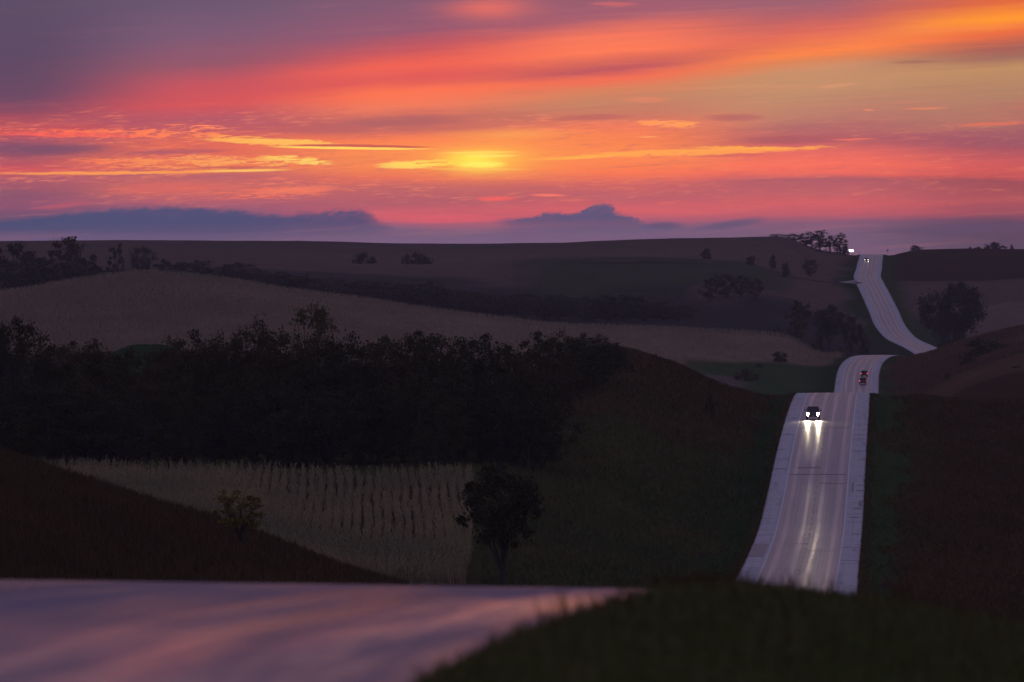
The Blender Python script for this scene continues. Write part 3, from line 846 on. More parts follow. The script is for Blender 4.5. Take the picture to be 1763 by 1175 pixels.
def make_tree(seed, h=10.0, w=8.0, cb=0.22, ncl=46, per=44, leaf=0.24, limbs=12, vase=False, trunks=1, rough=0.26):
    """trunk mesh (with limbs) and crown mesh of one broadleaf tree"""
    rng = np.random.default_rng(seed)
    c = []; zc = h * (1 + cb) / 2; hz = h * (1 - cb) / 2
    lob = rng.uniform(0.72, 1.12, 7)
    while len(c) < ncl:
        d = rng.normal(size=3); d /= np.linalg.norm(d)
        r = rng.uniform(0.35, 1.0) ** 0.6
        k = lob[int((math.atan2(d[1], d[0]) + math.pi) / (2 * math.pi) * 6.99)]
        wid = w / 2 * k * (1 + rng.uniform(-rough, rough))
        z = zc + d[2] * r * hz * (1 + rng.uniform(-rough, rough) * 0.5)
        if vase: wid *= 0.45 + 0.75 * (z / h)
        c.append((d[0] * r * wid, d[1] * r * wid, max(z, h * cb * 0.8)))
    c = np.array(c)
    rad = rng.uniform(0.55, 1.15, ncl) * w * 0.105
    segs = []
    for k in range(trunks):
        bx = (k - (trunks - 1) / 2) * 0.5
        tx, ty = rng.uniform(-0.5, 0.5, 2) + (bx * 1.6, 0)
        p0 = np.array((bx, 0, -0.4)); pts = [p0]
        for t in (0.12, 0.3, 0.5, 0.68):
            pts.append(np.array((bx + tx * t * 1.6 + rng.uniform(-.12, .12), ty * t * 1.6, h * t)))
        rr = [0.036 * h, 0.028 * h, 0.021 * h, 0.014 * h, 0.006 * h]
        if trunks > 1: rr = [r * 0.75 for r in rr]
        for a, b, ra, rb in zip(pts[:-1], pts[1:], rr[:-1], rr[1:]): segs.append((a, ra, b, rb))
        for j in rng.choice(ncl, min(limbs // trunks, ncl), replace=False):
            s = rng.integers(1, 4); a = pts[s]; e = c[j]
            m = a * 0.5 + e * 0.5 + np.array((0, 0, 0.06 * h)) * rng.uniform(-0.2, 1)
            segs.append((a, rr[s] * 0.55, m, rr[s] * 0.32)); segs.append((m, rr[s] * 0.32, e, rr[s] * 0.10))
    V, Q = tubes(segs)
    tm = mesh_np("trunk", V, Q, smooth=True); tm.materials.append(m_bark)
    V, Q = leaves(c, rad, per, leaf, rng)
    V[:, 2] = np.maximum(V[:, 2], 0.05)
    cm = mesh_np("crown", V, Q)
    return tm, cm


def make_shrub(seed, h=3.0, w=4.0, ncl=26, per=40, leaf=0.16):
    rng = np.random.default_rng(seed)
    d = rng.normal(size=(ncl, 3)); d /= np.linalg.norm(d, axis=1)[:, None]; d[:, 2] = np.abs(d[:, 2])
    c = d * np.array((w / 2, w / 2, h * 0.86)) * rng.uniform(0.4, 0.95, ncl)[:, None] + (0, 0, 0.15)
    segs = [((0, 0, -0.2), 0.07, tuple(p * 0.9), 0.015) for p in c[:9]]
    V, Q = tubes(segs, 5); tm = mesh_np("stem", V, Q, smooth=True); tm.materials.append(m_bark)
    V, Q = leaves(c, rng.uniform(0.7, 1.2, ncl) * w * 0.12, per, leaf, rng); V[:, 2] = np.maximum(V[:, 2], 0.02)
    return tm, mesh_np("foliage", V, Q)


BUSHY = [make_tree(100 + i, 14, 10, 0.02, 78, 100, 0.17, 12, False, 1, 0.22) for i in range(5)]
ROUND = [make_tree(10 + i, 10, 8, 0.06 + 0.03 * i, 50, 70, 0.19, 12) for i in range(5)]
TALL = [make_tree(30 + i, 10, 5.6, 0.14, 40, 42, 0.23, 10, False, 1, 0.32) for i in range(3)]
SPREAD = [make_tree(50, 10, 12, 0.20, 96, 84, 0.22, 22, False, 3, 0.34)]
FEATHER = [make_tree(63, 10, 7.6, 0.14, 120, 46, 0.125, 26, True, 3, 0.12)]
SPARSE = [make_tree(70, 10, 7.0, 0.34, 50, 40, 0.19, 16, False, 1, 0.36), make_tree(75, 10, 7.8, 0.30, 84, 78, 0.19, 16, False, 1, 0.10)]
SHRUB = [make_shrub(80 + i) for i in range(3)]
_rt = random.Random(11)


def plant(name, var, X_, Y_, height, width, nom_h, nom_w, lmat, label, cat, group=None, parts=("trunk", "crown"), sink=0.15):
    e = bpy.data.objects.new(name, None); C.objects.link(e); e.empty_display_size = 0.5
    e.location = (X_, Y_, gz(X_, Y_) - sink)
    e.rotation_euler = (0, 0, _rt.uniform(0, 6.28))
    sxy = width / nom_w
    e.scale = (sxy * _rt.uniform(0.93, 1.07), sxy, height / nom_h)
    tm, cm = var
    link(parts[0], tm, None, e)
    o = link(parts[1], cm, None, e)
    if not cm.materials: cm.materials.append(None)
    o.material_slots[0].link = 'OBJECT'; o.material_slots[0].material = lmat
    return tag(e, label, cat, group)


def tree_at(name, var, p, d, top, wpx, label, group=None, nom_w=8.0, lmat=None, nom_h=10.0):
    x = wx(p, d); h = wz(top, d) - gz(x, d) + 0.1
    if var in BUSHY: nom_h, nom_w = 14.0, 10.0
    return plant(name, var, x, d, max(h, 1.5), wpx / F * d, nom_h, nom_w, lmat or m_leaf, label, 'tree', group)


def shrub_at(p, d, top, wpx, label, group=None, lmat=None, k=0):
    x = wx(p, d); h = wz(top, d) - gz(x, d) + 0.05
    return plant("shrub", SHRUB[k % 3], x, d, max(h, 0.6), wpx / F * d, 3.0, 4.0, lmat or m_leaf, label, 'shrub', group, ("stem", "foliage"), 0.05)


# the dark belt of trees behind the cornfield
OUT = [(-75, 575), (-40, 562), (-8, 553), (22, 549), (50, 562), (82, 594), (112, 590), (142, 575), (168, 592), (196, 604), (226, 606), (256, 606), (284, 596), (312, 570), (338, 566), (364, 578), (388, 586),
       (412, 572), (440, 552), (464, 554), (488, 576), (520, 582), (560, 590), (588, 590), (612, 574), (640, 582), (668, 582), (694, 572), (716, 570), (744, 572), (772, 572), (800, 582), (826, 578), (852, 582), (870, 594),
       (892, 608), (912, 600), (930, 570), (956, 572), (982, 580), (1004, 574), (1028, 577), (1048, 590), (1064, 610)]
SAME = 'dark leafy tree in the unbroken tree belt behind the cornfield'
for i, (p, t) in enumerate(OUT):
    lab, grp = SAME, 'trees of the belt behind the cornfield'
    NOTE = {142: 'low rounded tree of the belt just left of the dark green field patch', 284: 'first belt tree right of the dark green field patch', 338: 'belt tree with a blunt top midway between green patch and feathery tree',
            612: 'belt tree just right of the tall feathery tree', 744: 'flat-topped tree in the middle of the belt', 852: 'last full tree of the belt before the low gap', 892: 'lowest tree of the belt, standing in the gap near its right end',
            1004: 'rounded belt tree second from the bare hill', 1048: 'small belt tree leaning into the bare brown hill'}
    if p in NOTE: lab, grp = NOTE[p], None
    if p == 22: lab, grp = 'dark round-topped tree at the far left end of the tree belt', None
    if p == 440: lab, grp = 'dark tree with a raised round top just left of the feathery tree', None
    if p == 930: lab, grp = 'dark round tree right of the gap near the end of the belt', None
    if p == 1064: lab, grp = 'last low tree at the right end of the dark belt', None
    tree_at("belt_tree", BUSHY[(i * 3 + i // 4) % 5], p, (962 if p < 940 else 1050 + (p - 940) * 0.9) + _rt.uniform(-12, 30), t - 3, _rt.uniform(92, 140) * (1.0 if p < 1000 else 0.6), lab, grp)
for i, p in enumerate(range(-70, 960, 36)):
    tree_at("belt_tree", BUSHY[(i * 2 + 1) % 5], p + _rt.uniform(-8, 8), 946 + _rt.uniform(-8, 8), 655 + _rt.uniform(-22, 25), _rt.uniform(110, 150),
            'low dark tree in the shadowed front of the belt above the cornfield', 'low trees in front of the belt')
tree_at("feathery_tree", FEATHER[0], 546, 985, 511, 112, 'tall feathery tree with thin olive crown rising above the dark belt', None, 7.6, m_leaf_olive)
# two trees standing alone by the corn
tree_at("young_tree", SPARSE[0], 417, 574, 838, 108, 'small sparse yellow-green tree on the brown slope in front of the corn', None, 7.0, m_leaf_yellow)
tree_at("roadside_tree", SPARSE[1], 862, 705, 800, 130, 'dark round tree on a thin trunk at the right edge of the cornfield', None, 7.4)
# far left trees in the hazy valley
for (p, d, t, w_, v, lab) in (
        (22, 2720, 413, 90, ROUND[0], 'tall rounded tree at the left edge above the tan hill'),
        (72, 2760, 440, 70, ROUND[1], 'lower hazy tree between the two tall trees at the left edge'),
        (118, 2740, 407, 74, ROUND[2], 'hazy tree at left whose top just breaks the skyline'),
        (158, 2720, 432, 56, TALL[0], 'slim hazy tree beside the one that breaks the skyline'),
        (200, 2760, 416, 40, TALL[1], 'narrow dark tree standing apart on the hazy slope'),
        (243, 2780, 421, 52, FEATHER[0], 'thin airy tree right of the narrow dark tree on the slope'),
        (282, 2760, 447, 52, ROUND[3], 'small round tree at the right end of the left hillside row')):
    tree_at("valley_tree", v, p, d, t, w_, lab)
HAZY = 'hazy blue-grey tree in the valley row behind the tan field'
for i, (p, d, t, w_) in enumerate(((20, 2640, 455, 90), (60, 2660, 462, 80), (105, 2650, 455, 90), (150, 2640, 462, 70), (318, 2790, 456, 50), (345, 2800, 452, 46), (405, 2760, 459, 62), (440, 2770, 468, 60), (478, 2780, 474, 64), (512, 2790, 478, 60), (560, 2860, 482, 62),
                                  (604, 2880, 490, 58), (650, 2880, 488, 62), (700, 2860, 494, 64), (738, 2850, 490, 58), (775, 2860, 504, 62), (812, 2880, 508, 66), (856, 2880, 512, 60), (900, 2870, 510, 60), (940, 2850, 512, 66), (962, 2860, 516, 50),
                                  (1006, 2870, 516, 62), (1045, 2880, 520, 56), (1075, 2870, 512, 62), (1110, 2890, 526, 50), (1142, 2880, 524, 40), (1168, 2890, 530, 46))):
    tree_at("valley_tree", (BUSHY + ROUND[:2])[(i * 3) % 7], p, d, t - 7, w_ * 1.75, HAZY, 'hazy trees of the valley row')
FARB = 'small hazy bush on the slope below the far ridge'
for i, (p, d, t, w_) in enumerate(((622, 3560, 431, 34), (640, 3570, 437, 22), (700, 3560, 436, 22), (720, 3560, 431, 34), (735, 3565, 436, 26), (1215, 3500, 426, 22), (1292, 3480, 438, 22), (1352, 3400, 440, 20), (1330, 3520, 436, 14))):
    shrub_at(p, d, t, w_, FARB, 'bushes below the far ridge', None, i)
for i, (p, d, t, w_) in enumerate(((1222, 3060, 476, 44), (1248, 3080, 470, 46), (1276, 3090, 474, 48), (1300, 3080, 480, 40))):
    tree_at("valley_tree", ROUND[i], p, d, t, w_, 'dark tree of the small grove on the far green slope', 'grove on the far green slope')
for (p, d, t, w_, v, lab) in (
        (1374, 2700, 517, 48, ROUND[2], 'round dark tree left of the highway, first of three behind the field'),
        (1428, 2720, 526, 52, SPARSE[1], 'hazy middle tree of three left of the highway'),
        (1466, 2620, 533, 44, ROUND[4], 'dark tree closest to the highway at the end of the tan field'),
        (1395, 3500, 445, 34, ROUND[1], 'hazy small tree on the bank below the ridge trees')):
    tree_at("valley_tree", v, p, d, t, w_, lab)
for i, (p, d, t, w_) in enumerate(((1340, 2640, 560, 22), (1410, 2630, 556, 26), (1488, 2600, 572, 22), (1452, 2590, 596, 16), (1318, 2640, 562, 18))):
    shrub_at(p, d, t, w_, 'low dark bush at the foot of the three trees by the highway', 'bushes under the three trees', None, i)
# the spreading tree right of the road
tree_at("spreading_tree", SPREAD[0], 1641, 2745, 486, 116, 'broad spreading tree with several trunks right of the highway', None, 12.0)
shrub_at(1622, 2720, 563, 20, 'small dark bush at the foot of the spreading tree', None, None, 1)
# ridge trees against the sky
for (p, t, w_, v, lab) in (
        (1338, 403.5, 36, BUSHY[0], 'low bushy tree at the left end of the ridge clump'),
        (1366, 402, 40, BUSHY[1], 'small rounded tree second from left in the ridge clump'),
        (1388, 397.5, 44, BUSHY[2], 'full dark tree in the middle of the ridge clump'),
        (1411, 396, 42, BUSHY[4], 'open ragged tree with sky showing through on the ridge'),
        (1429, 405, 28, SPARSE[0], 'thin ragged tree beside the gap in the ridge clump'),
        (1446, 400.5, 32, BUSHY[3], 'compact dark tree at the right end of the ridge clump')):
    tree_at("ridge_tree", v, p, 4010, t, w_, lab)
shrub_at(1456, 4040, 420, 14, 'low dark bush under the last ridge tree beside the lit board', None, None, 2)
for (p, t, w_, lab) in ((1577, 421.5, 26, 'rounded bush on the skyline just right of the highway'), (1712, 416, 40, 'largest bush on the right skyline'), (1742, 420, 8, 'narrow bush on the skyline near the right edge'),
                        (1684, 423, 14, 'low ragged bush on the skyline left of the largest one'), (1670, 424.5, 7, 'tiny bush on the skyline, leftmost of its row')):
    shrub_at(p, 4060, t, w_, lab, None, None, int(p))
# roadside shrubs in the middle distance
for (p, d, t, w_, lab) in ((1342, 2300, 603, 38, 'dark bush at the lower edge of the tan field'), (1283, 2190, 634, 46, 'round bush beside the bare dirt patch'), (1125, 1228, 606, 26, 'small bush on the brow of the dark hill'),
                           (1306, 2260, 625, 14, 'tiny bush left of the bush under the tan field'), (1222, 1150, 672, 16, 'low bush on the dark hillside left of the road'), (1060, 1180, 588, 16, 'spiky bush where the tree belt meets the bare hill'),
                           (1690, 2180, 578, 74, 'wide dark thicket on the slope right of the highway'), (1722, 2190, 590, 50, 'right half of the thicket on the right slope'), (1664, 2150, 598, 34, 'left fringe of the thicket on the right slope'),
                           (1631, 2080, 641, 16, 'small dark bush below the thicket on the right slope'), (1752, 1900, 640, 30, 'dim bush at the right edge below the thicket'), (1560, 1100, 805, 16, 'low tuft of brush in the ditch right of the highway')):
    shrub_at(p, d, t, w_, lab, None, None, int(p) + d)

# ------------------------------------------------------------------ corn, grass (nobody could count them)
def zpts(Xa, Ya):
    """ground height for many points, row by row"""
    Z = np.zeros(len(Xa)); o = np.round(Ya / 1.5).astype(int)
    for k in np.unique(o):
        i = o == k; Z[i] = terr(Xa[i], float(Ya[i].mean()))
    return Z


def corn_mesh(name, Xa, Ya, h, nleaf, rng, wid=0.07):
    n = len(Xa); P = np.stack([Xa, Ya, zpts(Xa, Ya)], 1)
    hh = h * rng.uniform(0.62, 1.15, n)
    lean = rng.normal(size=(n, 2)) * 0.10 * h
    top = P + np.stack([lean[:, 0], lean[:, 1], hh], 1)
    V = []; 
    ang = rng.uniform(0, 6.28, n); u = np.stack([np.cos(ang), np.sin(ang), np.zeros(n)], 1) * 0.025
    V.append(np.stack([P - u, P + u, top + u * 0.6, top - u * 0.6], 1))
    for k in range(nleaf):
        f = rng.uniform(0.3, 0.95, n)[:, None]; b = P * (1 - f) + top * f
        a = rng.uniform(0, 6.28, n); L = h * rng.uniform(0.06, 0.17, n)
        d = np.stack([np.cos(a) * L, np.sin(a) * L, np.zeros(n)], 1)
        s = np.stack([-np.sin(a), np.cos(a), rng.normal(size=n) * 0.4], 1) * wid * (h / 2.3)
        m = b + d * 0.55 + np.array((0, 0, 1)) * (0.10 * h * rng.uniform(0.0, 1.3, n))[:, None]
        e = b + d - np.array((0, 0, 1)) * (0.16 * h * rng.uniform(0.1, 1.3, n))[:, None]
        V.append(np.stack([b - s * 0.6, b + s * 0.6, m + s, m - s], 1)); V.append(np.stack([m - s, m + s, e + s * 0.15, e - s * 0.15], 1))
    V = np.concatenate(V, 0); k = len(V)
    i = np.arange(k) * 4
    return mesh_np(name, V.reshape(-1, 3), np.stack([i, i + 1, i + 2, i + 3], 1))


rows_x = np.arange(0.6, -60, -0.96)
cx_, cy_ = [], []
for rxk in rows_x:
    for (ya, yb, st) in ((703, 710, 0.24), (713, 905, 0.27)):
        yy = np.arange(ya, yb, st)
        yy = yy + RNG.uniform(-0.12, 0.12, len(yy))
        cx_.append(rxk - 0.0172 * (yy - 703) + RNG.normal(size=len(yy)) * 0.10 + 0.9 * fbm(yy / 30.0, yy * 0 + 1.5 + rxk * 0.05, 3)); cy_.append(yy)
for rk in np.arange(699.5, 704.5, 0.8):      # end rows across the headland
    xx = np.arange(-3.9, -40, -0.22); cx_.append(xx + RNG.normal(size=len(xx)) * 0.08); cy_.append(rk + RNG.normal(size=len(xx)) * 0.12)
cx_ = np.concatenate(cx_); cy_ = np.concatenate(cy_)
keep = (CX + cx_ / cy_ * F > -60) & (cx_ < -3.9 - 0.6 * fbm(cy_ / 7.0, cy_ * 0 + 8.0, 2)) & ((fbm(cx_ / 5, cy_ / 9, 2) > -0.42)) & (RNG.uniform(0, 1, len(cx_)) > 0.6 * ss(cy_, 760, 900))
cx_, cy_ = cx_[keep], cy_[keep]
o = link("corn_field", corn_mesh("corn_field", cx_, cy_, 2.05, 3, RNG, 0.05), m_corn)
tag(o, "rows of dry standing corn in the field below the tree belt", "corn", None, 'stuff')
# ripe field beyond, on the tan hill
n = 60000
d_ = 2500 - 640 * RNG.uniform(0, 1, n) ** 0.9; p_px = RNG.uniform(-60, 1452, n); x_ = wx(p_px, d_)
x_ = np.round(x_ / 1.52) * 1.52 + RNG.normal(size=n) * 0.42
ok = ~((p_px > 1175) & (d_ + (p_px - 1200) * -0.25 < 2262)) & (x_ < np.array([road_x(v) for v in d_]) - 9)
o = link("far_corn_field", corn_mesh("far_corn_field", x_[ok], d_[ok], 1.5, 2, RNG, 0.16), m_corn_far)
tag(o, "pale dry crop covering the rounded tan hill in mid distance", "crop", None, 'stuff')


def grass_mesh(name, P, h, w, lean, rng, bent=True):
    n = len(P); hh = h * rng.uniform(0.5, 1.25, n)
    a = rng.uniform(0, 6.28, n); s = np.stack([np.cos(a), np.sin(a), np.zeros(n)], 1) * (w * rng.uniform(0.6, 1.3, n))[:, None]
    la = rng.uniform(0, 6.28, n); L = lean * hh * rng.uniform(0.1, 1.2, n)
    ld = np.stack([np.cos(la) * L, np.sin(la) * L, np.zeros(n)], 1)
    up = np.array((0, 0, 1.0))
    m = P + ld * 0.35 + up * (hh * 0.6)[:, None]; t = P + ld + up * hh[:, None]
    V = np.stack([P - s, P + s, m + s * 0.7, m - s * 0.7, t], 1).reshape(-1, 3)
    i = np.arange(n) * 5
    return mesh_np(name, V, np.stack([i, i + 1, i + 2, i + 3], 1), np.stack([i + 3, i + 2, i + 4], 1))


# foreground verge
n = 70000
d_ = RNG.uniform(26, 112, n); t_ = RNG.uniform(0, 1, n) ** 1.3 * 9.0
x_ = np.array(road_x(d_)) + HALF + t_ + 0.06 + 0.10 * fbm(d_ / 2.0, d_ * 0, 3)
P = np.stack([x_, d_, zpts(x_, d_)], 1)
o = link("verge_grass", grass_mesh("verge_grass", P, 0.07, 0.005, 0.8, RNG), m_grass)
tag(o, "dark blurred grass on the verge in front", "grass", None, 'stuff')
n = 1500
d_ = RNG.uniform(48, 80, n); t_ = np.abs(RNG.normal(size=n)) * 0.30
cl = fbm(d_ / 1.6, t_ * 0 + 4.0, 3)
x_ = np.array(road_x(d_)) + HALF + t_ - 0.10
ok = cl > 0.05
P = np.stack([x_, d_, zpts(x_, d_)], 1)[ok]
o = link("verge_weeds", grass_mesh("verge_weeds", P, 0.13, 0.007, 0.6, RNG), m_straw)
tag(o, "taller weeds leaning over the wet pavement edge", "weeds", None, 'stuff')
n = 1500
d_ = RNG.uniform(36, 78, n); x_ = np.array(road_x(d_)) + HALF + 0.1 + RNG.uniform(0, 1, n) ** 1.5 * 4.0
P = np.stack([x_, d_, zpts(x_, d_)], 1)[fbm(x_ / 0.8, d_ / 3.0, 2) > 0.0]
o = link("seed_stalks", grass_mesh("seed_stalks", P, 0.20, 0.006, 0.5, RNG), m_straw)
tag(o, "scattered dry seed stalks standing above the verge grass", "weeds", None, 'stuff')


def tuft_points(n, dr, pr, rng, clear=12.0):
    d = rng.uniform(*dr, n); x = wx(rng.uniform(*pr, n), d)
    k = np.abs(x - np.array(road_x(d))) > clear - 3.0 + 5.0 * fbm(x / 12.0, d / 30.0, 3)
    return np.stack([x[k], d[k], zpts(x[k], d[k])], 1)


P = tuft_points(42000, (440, 640), (-40, 700), RNG)
o = link("slope_grass", grass_mesh("slope_grass", P, 0.75, 0.05, 0.5, RNG), m_straw)
tag(o, "brown prairie grass on the slope at left before the corn", "grass", None, 'stuff')
P = tuft_points(24000, (1060, 1262), (900, 1440), RNG)
o = link("brow_grass", grass_mesh("brow_grass", P, 0.55, 0.08, 0.7, RNG), m_straw)
tag(o, "brown grass on the brow of the hill left of the highway", "grass", None, 'stuff')
P = tuft_points(46000, (705, 1120), (830, 1480), RNG)
o = link("hill_grass", grass_mesh("hill_grass", P, 0.5, 0.07, 0.7, RNG), m_hillgrass)
tag(o, "olive green grass on the hillside left of the highway", "grass", None, 'stuff')
P = tuft_points(46000, (640, 1260), (1470, 1790), RNG)
o = link("bank_grass", grass_mesh("bank_grass", P, 0.5, 0.07, 0.7, RNG), m_straw)
tag(o, "dark brown grass on the bank right of the highway", "grass", None, 'stuff')
n = 16000
d_ = RNG.uniform(640, 1275, n); sg = RNG.choice([-1, 1], n)
x_ = np.array(road_x(d_)) + sg * (HALF + 0.3 + RNG.uniform(0, 1, n) ** 1.4 * (8.5 + 5.0 * fbm(d_ / 30.0, sg * 3.0, 2)))
P = np.stack([x_, d_, zpts(x_, d_)], 1)
o = link("ditch_grass", grass_mesh("ditch_grass", P, 0.22, 0.07, 0.9, RNG), m_roadgrass)
tag(o, "mown green grass strips in the ditches beside the highway", "grass", None, 'stuff')
P = tuft_points(22000, (2080, 2460), (1500, 1800), RNG)
o = link("knoll_grass", grass_mesh("knoll_grass", P, 0.6, 0.14, 0.6, RNG), m_knoll)
tag(o, "reddish brown grass on the knoll right of the highway", "grass", None, 'stuff')
# ragged grass along the pavement edges
n = 9000
d_ = RNG.uniform(730, 1275, n); sg = RNG.choice([-1, 1], n)
x_ = np.array(road_x(d_)) + sg * (HALF + np.abs(RNG.normal(size=n)) * 0.5 + 0.02)
P = np.stack([x_, d_, np.array(road_z(d_)) - 0.1], 1)
o = link("edge_grass", grass_mesh("edge_grass", P, 0.30, 0.05, 0.9, RNG), m_straw)
tag(o, "short grass fringing both pavement edges of the highway", "grass", None, 'stuff')

# ------------------------------------------------------------------ vehicles
m_paint = simple("dark_paint", (0.012, 0.013, 0.016), 0.25)
m_paint2 = simple("charcoal_paint", (0.020, 0.020, 0.024), 0.3)
m_glass = simple("dark_glass", (0.008, 0.009, 0.011), 0.06)
m_rubber = simple("rubber", (0.018, 0.018, 0.018), 0.85)
m_rim = simple("rim", (0.25, 0.25, 0.26), 0.35, 0, 1, 1.0)
m_trim = simple("black_trim", (0.012, 0.012, 0.013), 0.55)
m_chrome = simple("chrome", (0.5, 0.5, 0.5), 0.2, 0, 1, 1.0)
m_plate = simple("plate", (0.45, 0.45, 0.45), 0.5)


def emit(name, col, strength):
    m, n, p = material(name)
    setc(p, col); p.inputs['Emission Color'].default_value = (*col, 1); p.inputs['Emission Strength'].default_value = strength
    return m


m_head = emit("headlight_glow", (1.0, 0.87, 0.64), 85.0)
m_head_far = emit("far_headlight_glow", (1.0, 0.90, 0.76), 9.0)
m_tail = emit("tail_glow", (1.0, 0.06, 0.08), 2.6)
m_tail_dim = emit("tail_glow_dim", (0.8, 0.07, 0.06), 0.5)
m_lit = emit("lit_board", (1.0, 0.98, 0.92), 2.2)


def loft(name, secs, mat, parent):
    """secs: (y, z0, z1, half width bottom, mid, top)"""
    V = []; Q = []
    for y, z0, z1, a, b, c in secs:
        h = z1 - z0
        ring = [(-a * 0.86, z0), (-a, z0 + 0.14 * h), (-b, z0 + 0.55 * h), (-c, z0 + 0.90 * h), (-c * 0.88, z1), (c * 0.88, z1), (c, z0 + 0.90 * h), (b, z0 + 0.55 * h), (a, z0 + 0.14 * h), (a * 0.86, z0)]
        V += [(x, y, z) for x, z in ring]
    n = 10
    for i in range(len(secs) - 1):
        for k in range(n): Q.append((i * n + k, i * n + (k + 1) % n, (i + 1) * n + (k + 1) % n, (i + 1) * n + k))
    me = bpy.data.meshes.new(name)
    me.from_pydata(V, [], Q + [tuple(range(n))[::-1], tuple((len(secs) - 1) * n + k for k in range(n))])
    bm = bmesh.new(); bm.from_mesh(me); bmesh.ops.recalc_face_normals(bm, faces=bm.faces)
    bm.to_mesh(me); bm.free()
    return link(name, me, mat, parent)


def box(name, c, s, mat, parent, bev=0.02, taper=None):
    bm = bmesh.new(); bmesh.ops.create_cube(bm, size=1.0)
    for v in bm.verts:
        if taper and v.co.z > 0: v.co.x *= taper
        v.co = Vector((c[0] + v.co.x * s[0], c[1] + v.co.y * s[1], c[2] + v.co.z * s[2]))
    if bev: bmesh.ops.bevel(bm, geom=bm.edges[:], offset=min(bev, min(s) * 0.3), segments=2, affect='EDGES')
    me = bpy.data.meshes.new(name); bm.to_mesh(me); bm.free()
    return link(name, me, mat, parent)


def pane(name, pts, mat, parent, th=0.02):
    """a pane of real thickness from four corner points"""
    P = [Vector(p) for p in pts]; nrm = (P[1] - P[0]).cross(P[2] - P[0]).normalized() * th
    V = P + [p + nrm for p in P]
    me = bpy.data.meshes.new(name)
    me.from_pydata([tuple(v) for v in V], [], [(3, 2, 1, 0), (4, 5, 6, 7), (0, 1, 5, 4), (1, 2, 6, 5), (2, 3, 7, 6), (3, 0, 4, 7)])
    bm = bmesh.new(); bm.from_mesh(me); bmesh.ops.recalc_face_normals(bm, faces=bm.faces); bm.to_mesh(me); bm.free()
    return link(name, me, mat, parent)


def disc(name, c, r, th, mat, parent, seg=20, inner=0.0):
    bm = bmesh.new()
    prof = [(r * 0.88, -th / 2), (r, -th * 0.36), (r, th * 0.36), (r * 0.88, th / 2)]
    rings = []
    for rr, xx in prof:
        rings.append([bm.verts.new((c[0] + xx, c[1] + rr * math.cos(2 * math.pi * k / seg), c[2] + rr * math.sin(2 * math.pi * k / seg))) for k in range(seg)])
    for a, b in zip(rings[:-1], rings[1:]):
        for k in range(seg): bm.faces.new((a[k], a[(k + 1) % seg], b[(k + 1) % seg], b[k]))
    bm.faces.new(rings[0][::-1]); bm.faces.new(rings[-1])
    bmesh.ops.recalc_face_normals(bm, faces=bm.faces)
    me = bpy.data.meshes.new(name); bm.to_mesh(me); bm.free()
    return link(name, me, mat, parent)


def on_road(e, Y, off, away):
    Xr = float(road_x(Y)) + off
    hd = math.atan2(float(road_x(Y + 8) - road_x(Y - 8)), 16.0)
    sl = math.atan2(float(road_z(Y + 8) - road_z(Y - 8)), 16.0)
    e.location = (Xr, Y, float(road_z(Y)) - 0.012 * abs(off) + 0.004)
    fwd = Vector((math.sin(hd) * math.cos(sl), math.cos(hd) * math.cos(sl), math.sin(sl)))
    if not away: fwd = -fwd
    right = fwd.cross(Vector((0, 0, 1))).normalized(); up = right.cross(fwd)
    e.rotation_euler = Matrix((right, fwd, up)).transposed().to_euler()


def wheels(e, W, ys, r, th=0.24):
    for y in ys:
        for s in (-1, 1):
            w = disc("wheel", (s * (W / 2 - th / 2 - 0.02), y, r), r, th, m_rubber, e)
            disc("rim", (s * (W / 2 - 0.03), y, r), r * 0.62, 0.05, m_rim, w, 16)


def beams(e, xs, y, z, power, spread=50):
    for x in xs:
        l = bpy.data.lights.new("headlight_beam", 'SPOT'); l.energy = power; l.spot_size = math.radians(spread); l.spot_blend = 0.8
        l.color = (1.0, 0.84, 0.58); l.shadow_soft_size = 0.09
        o = bpy.data.objects.new("headlight_beam", l); C.objects.link(o); o.parent = e
        o.location = (x, y, z); o.rotation_euler = (math.radians(90 - 3.0), 0, 0)


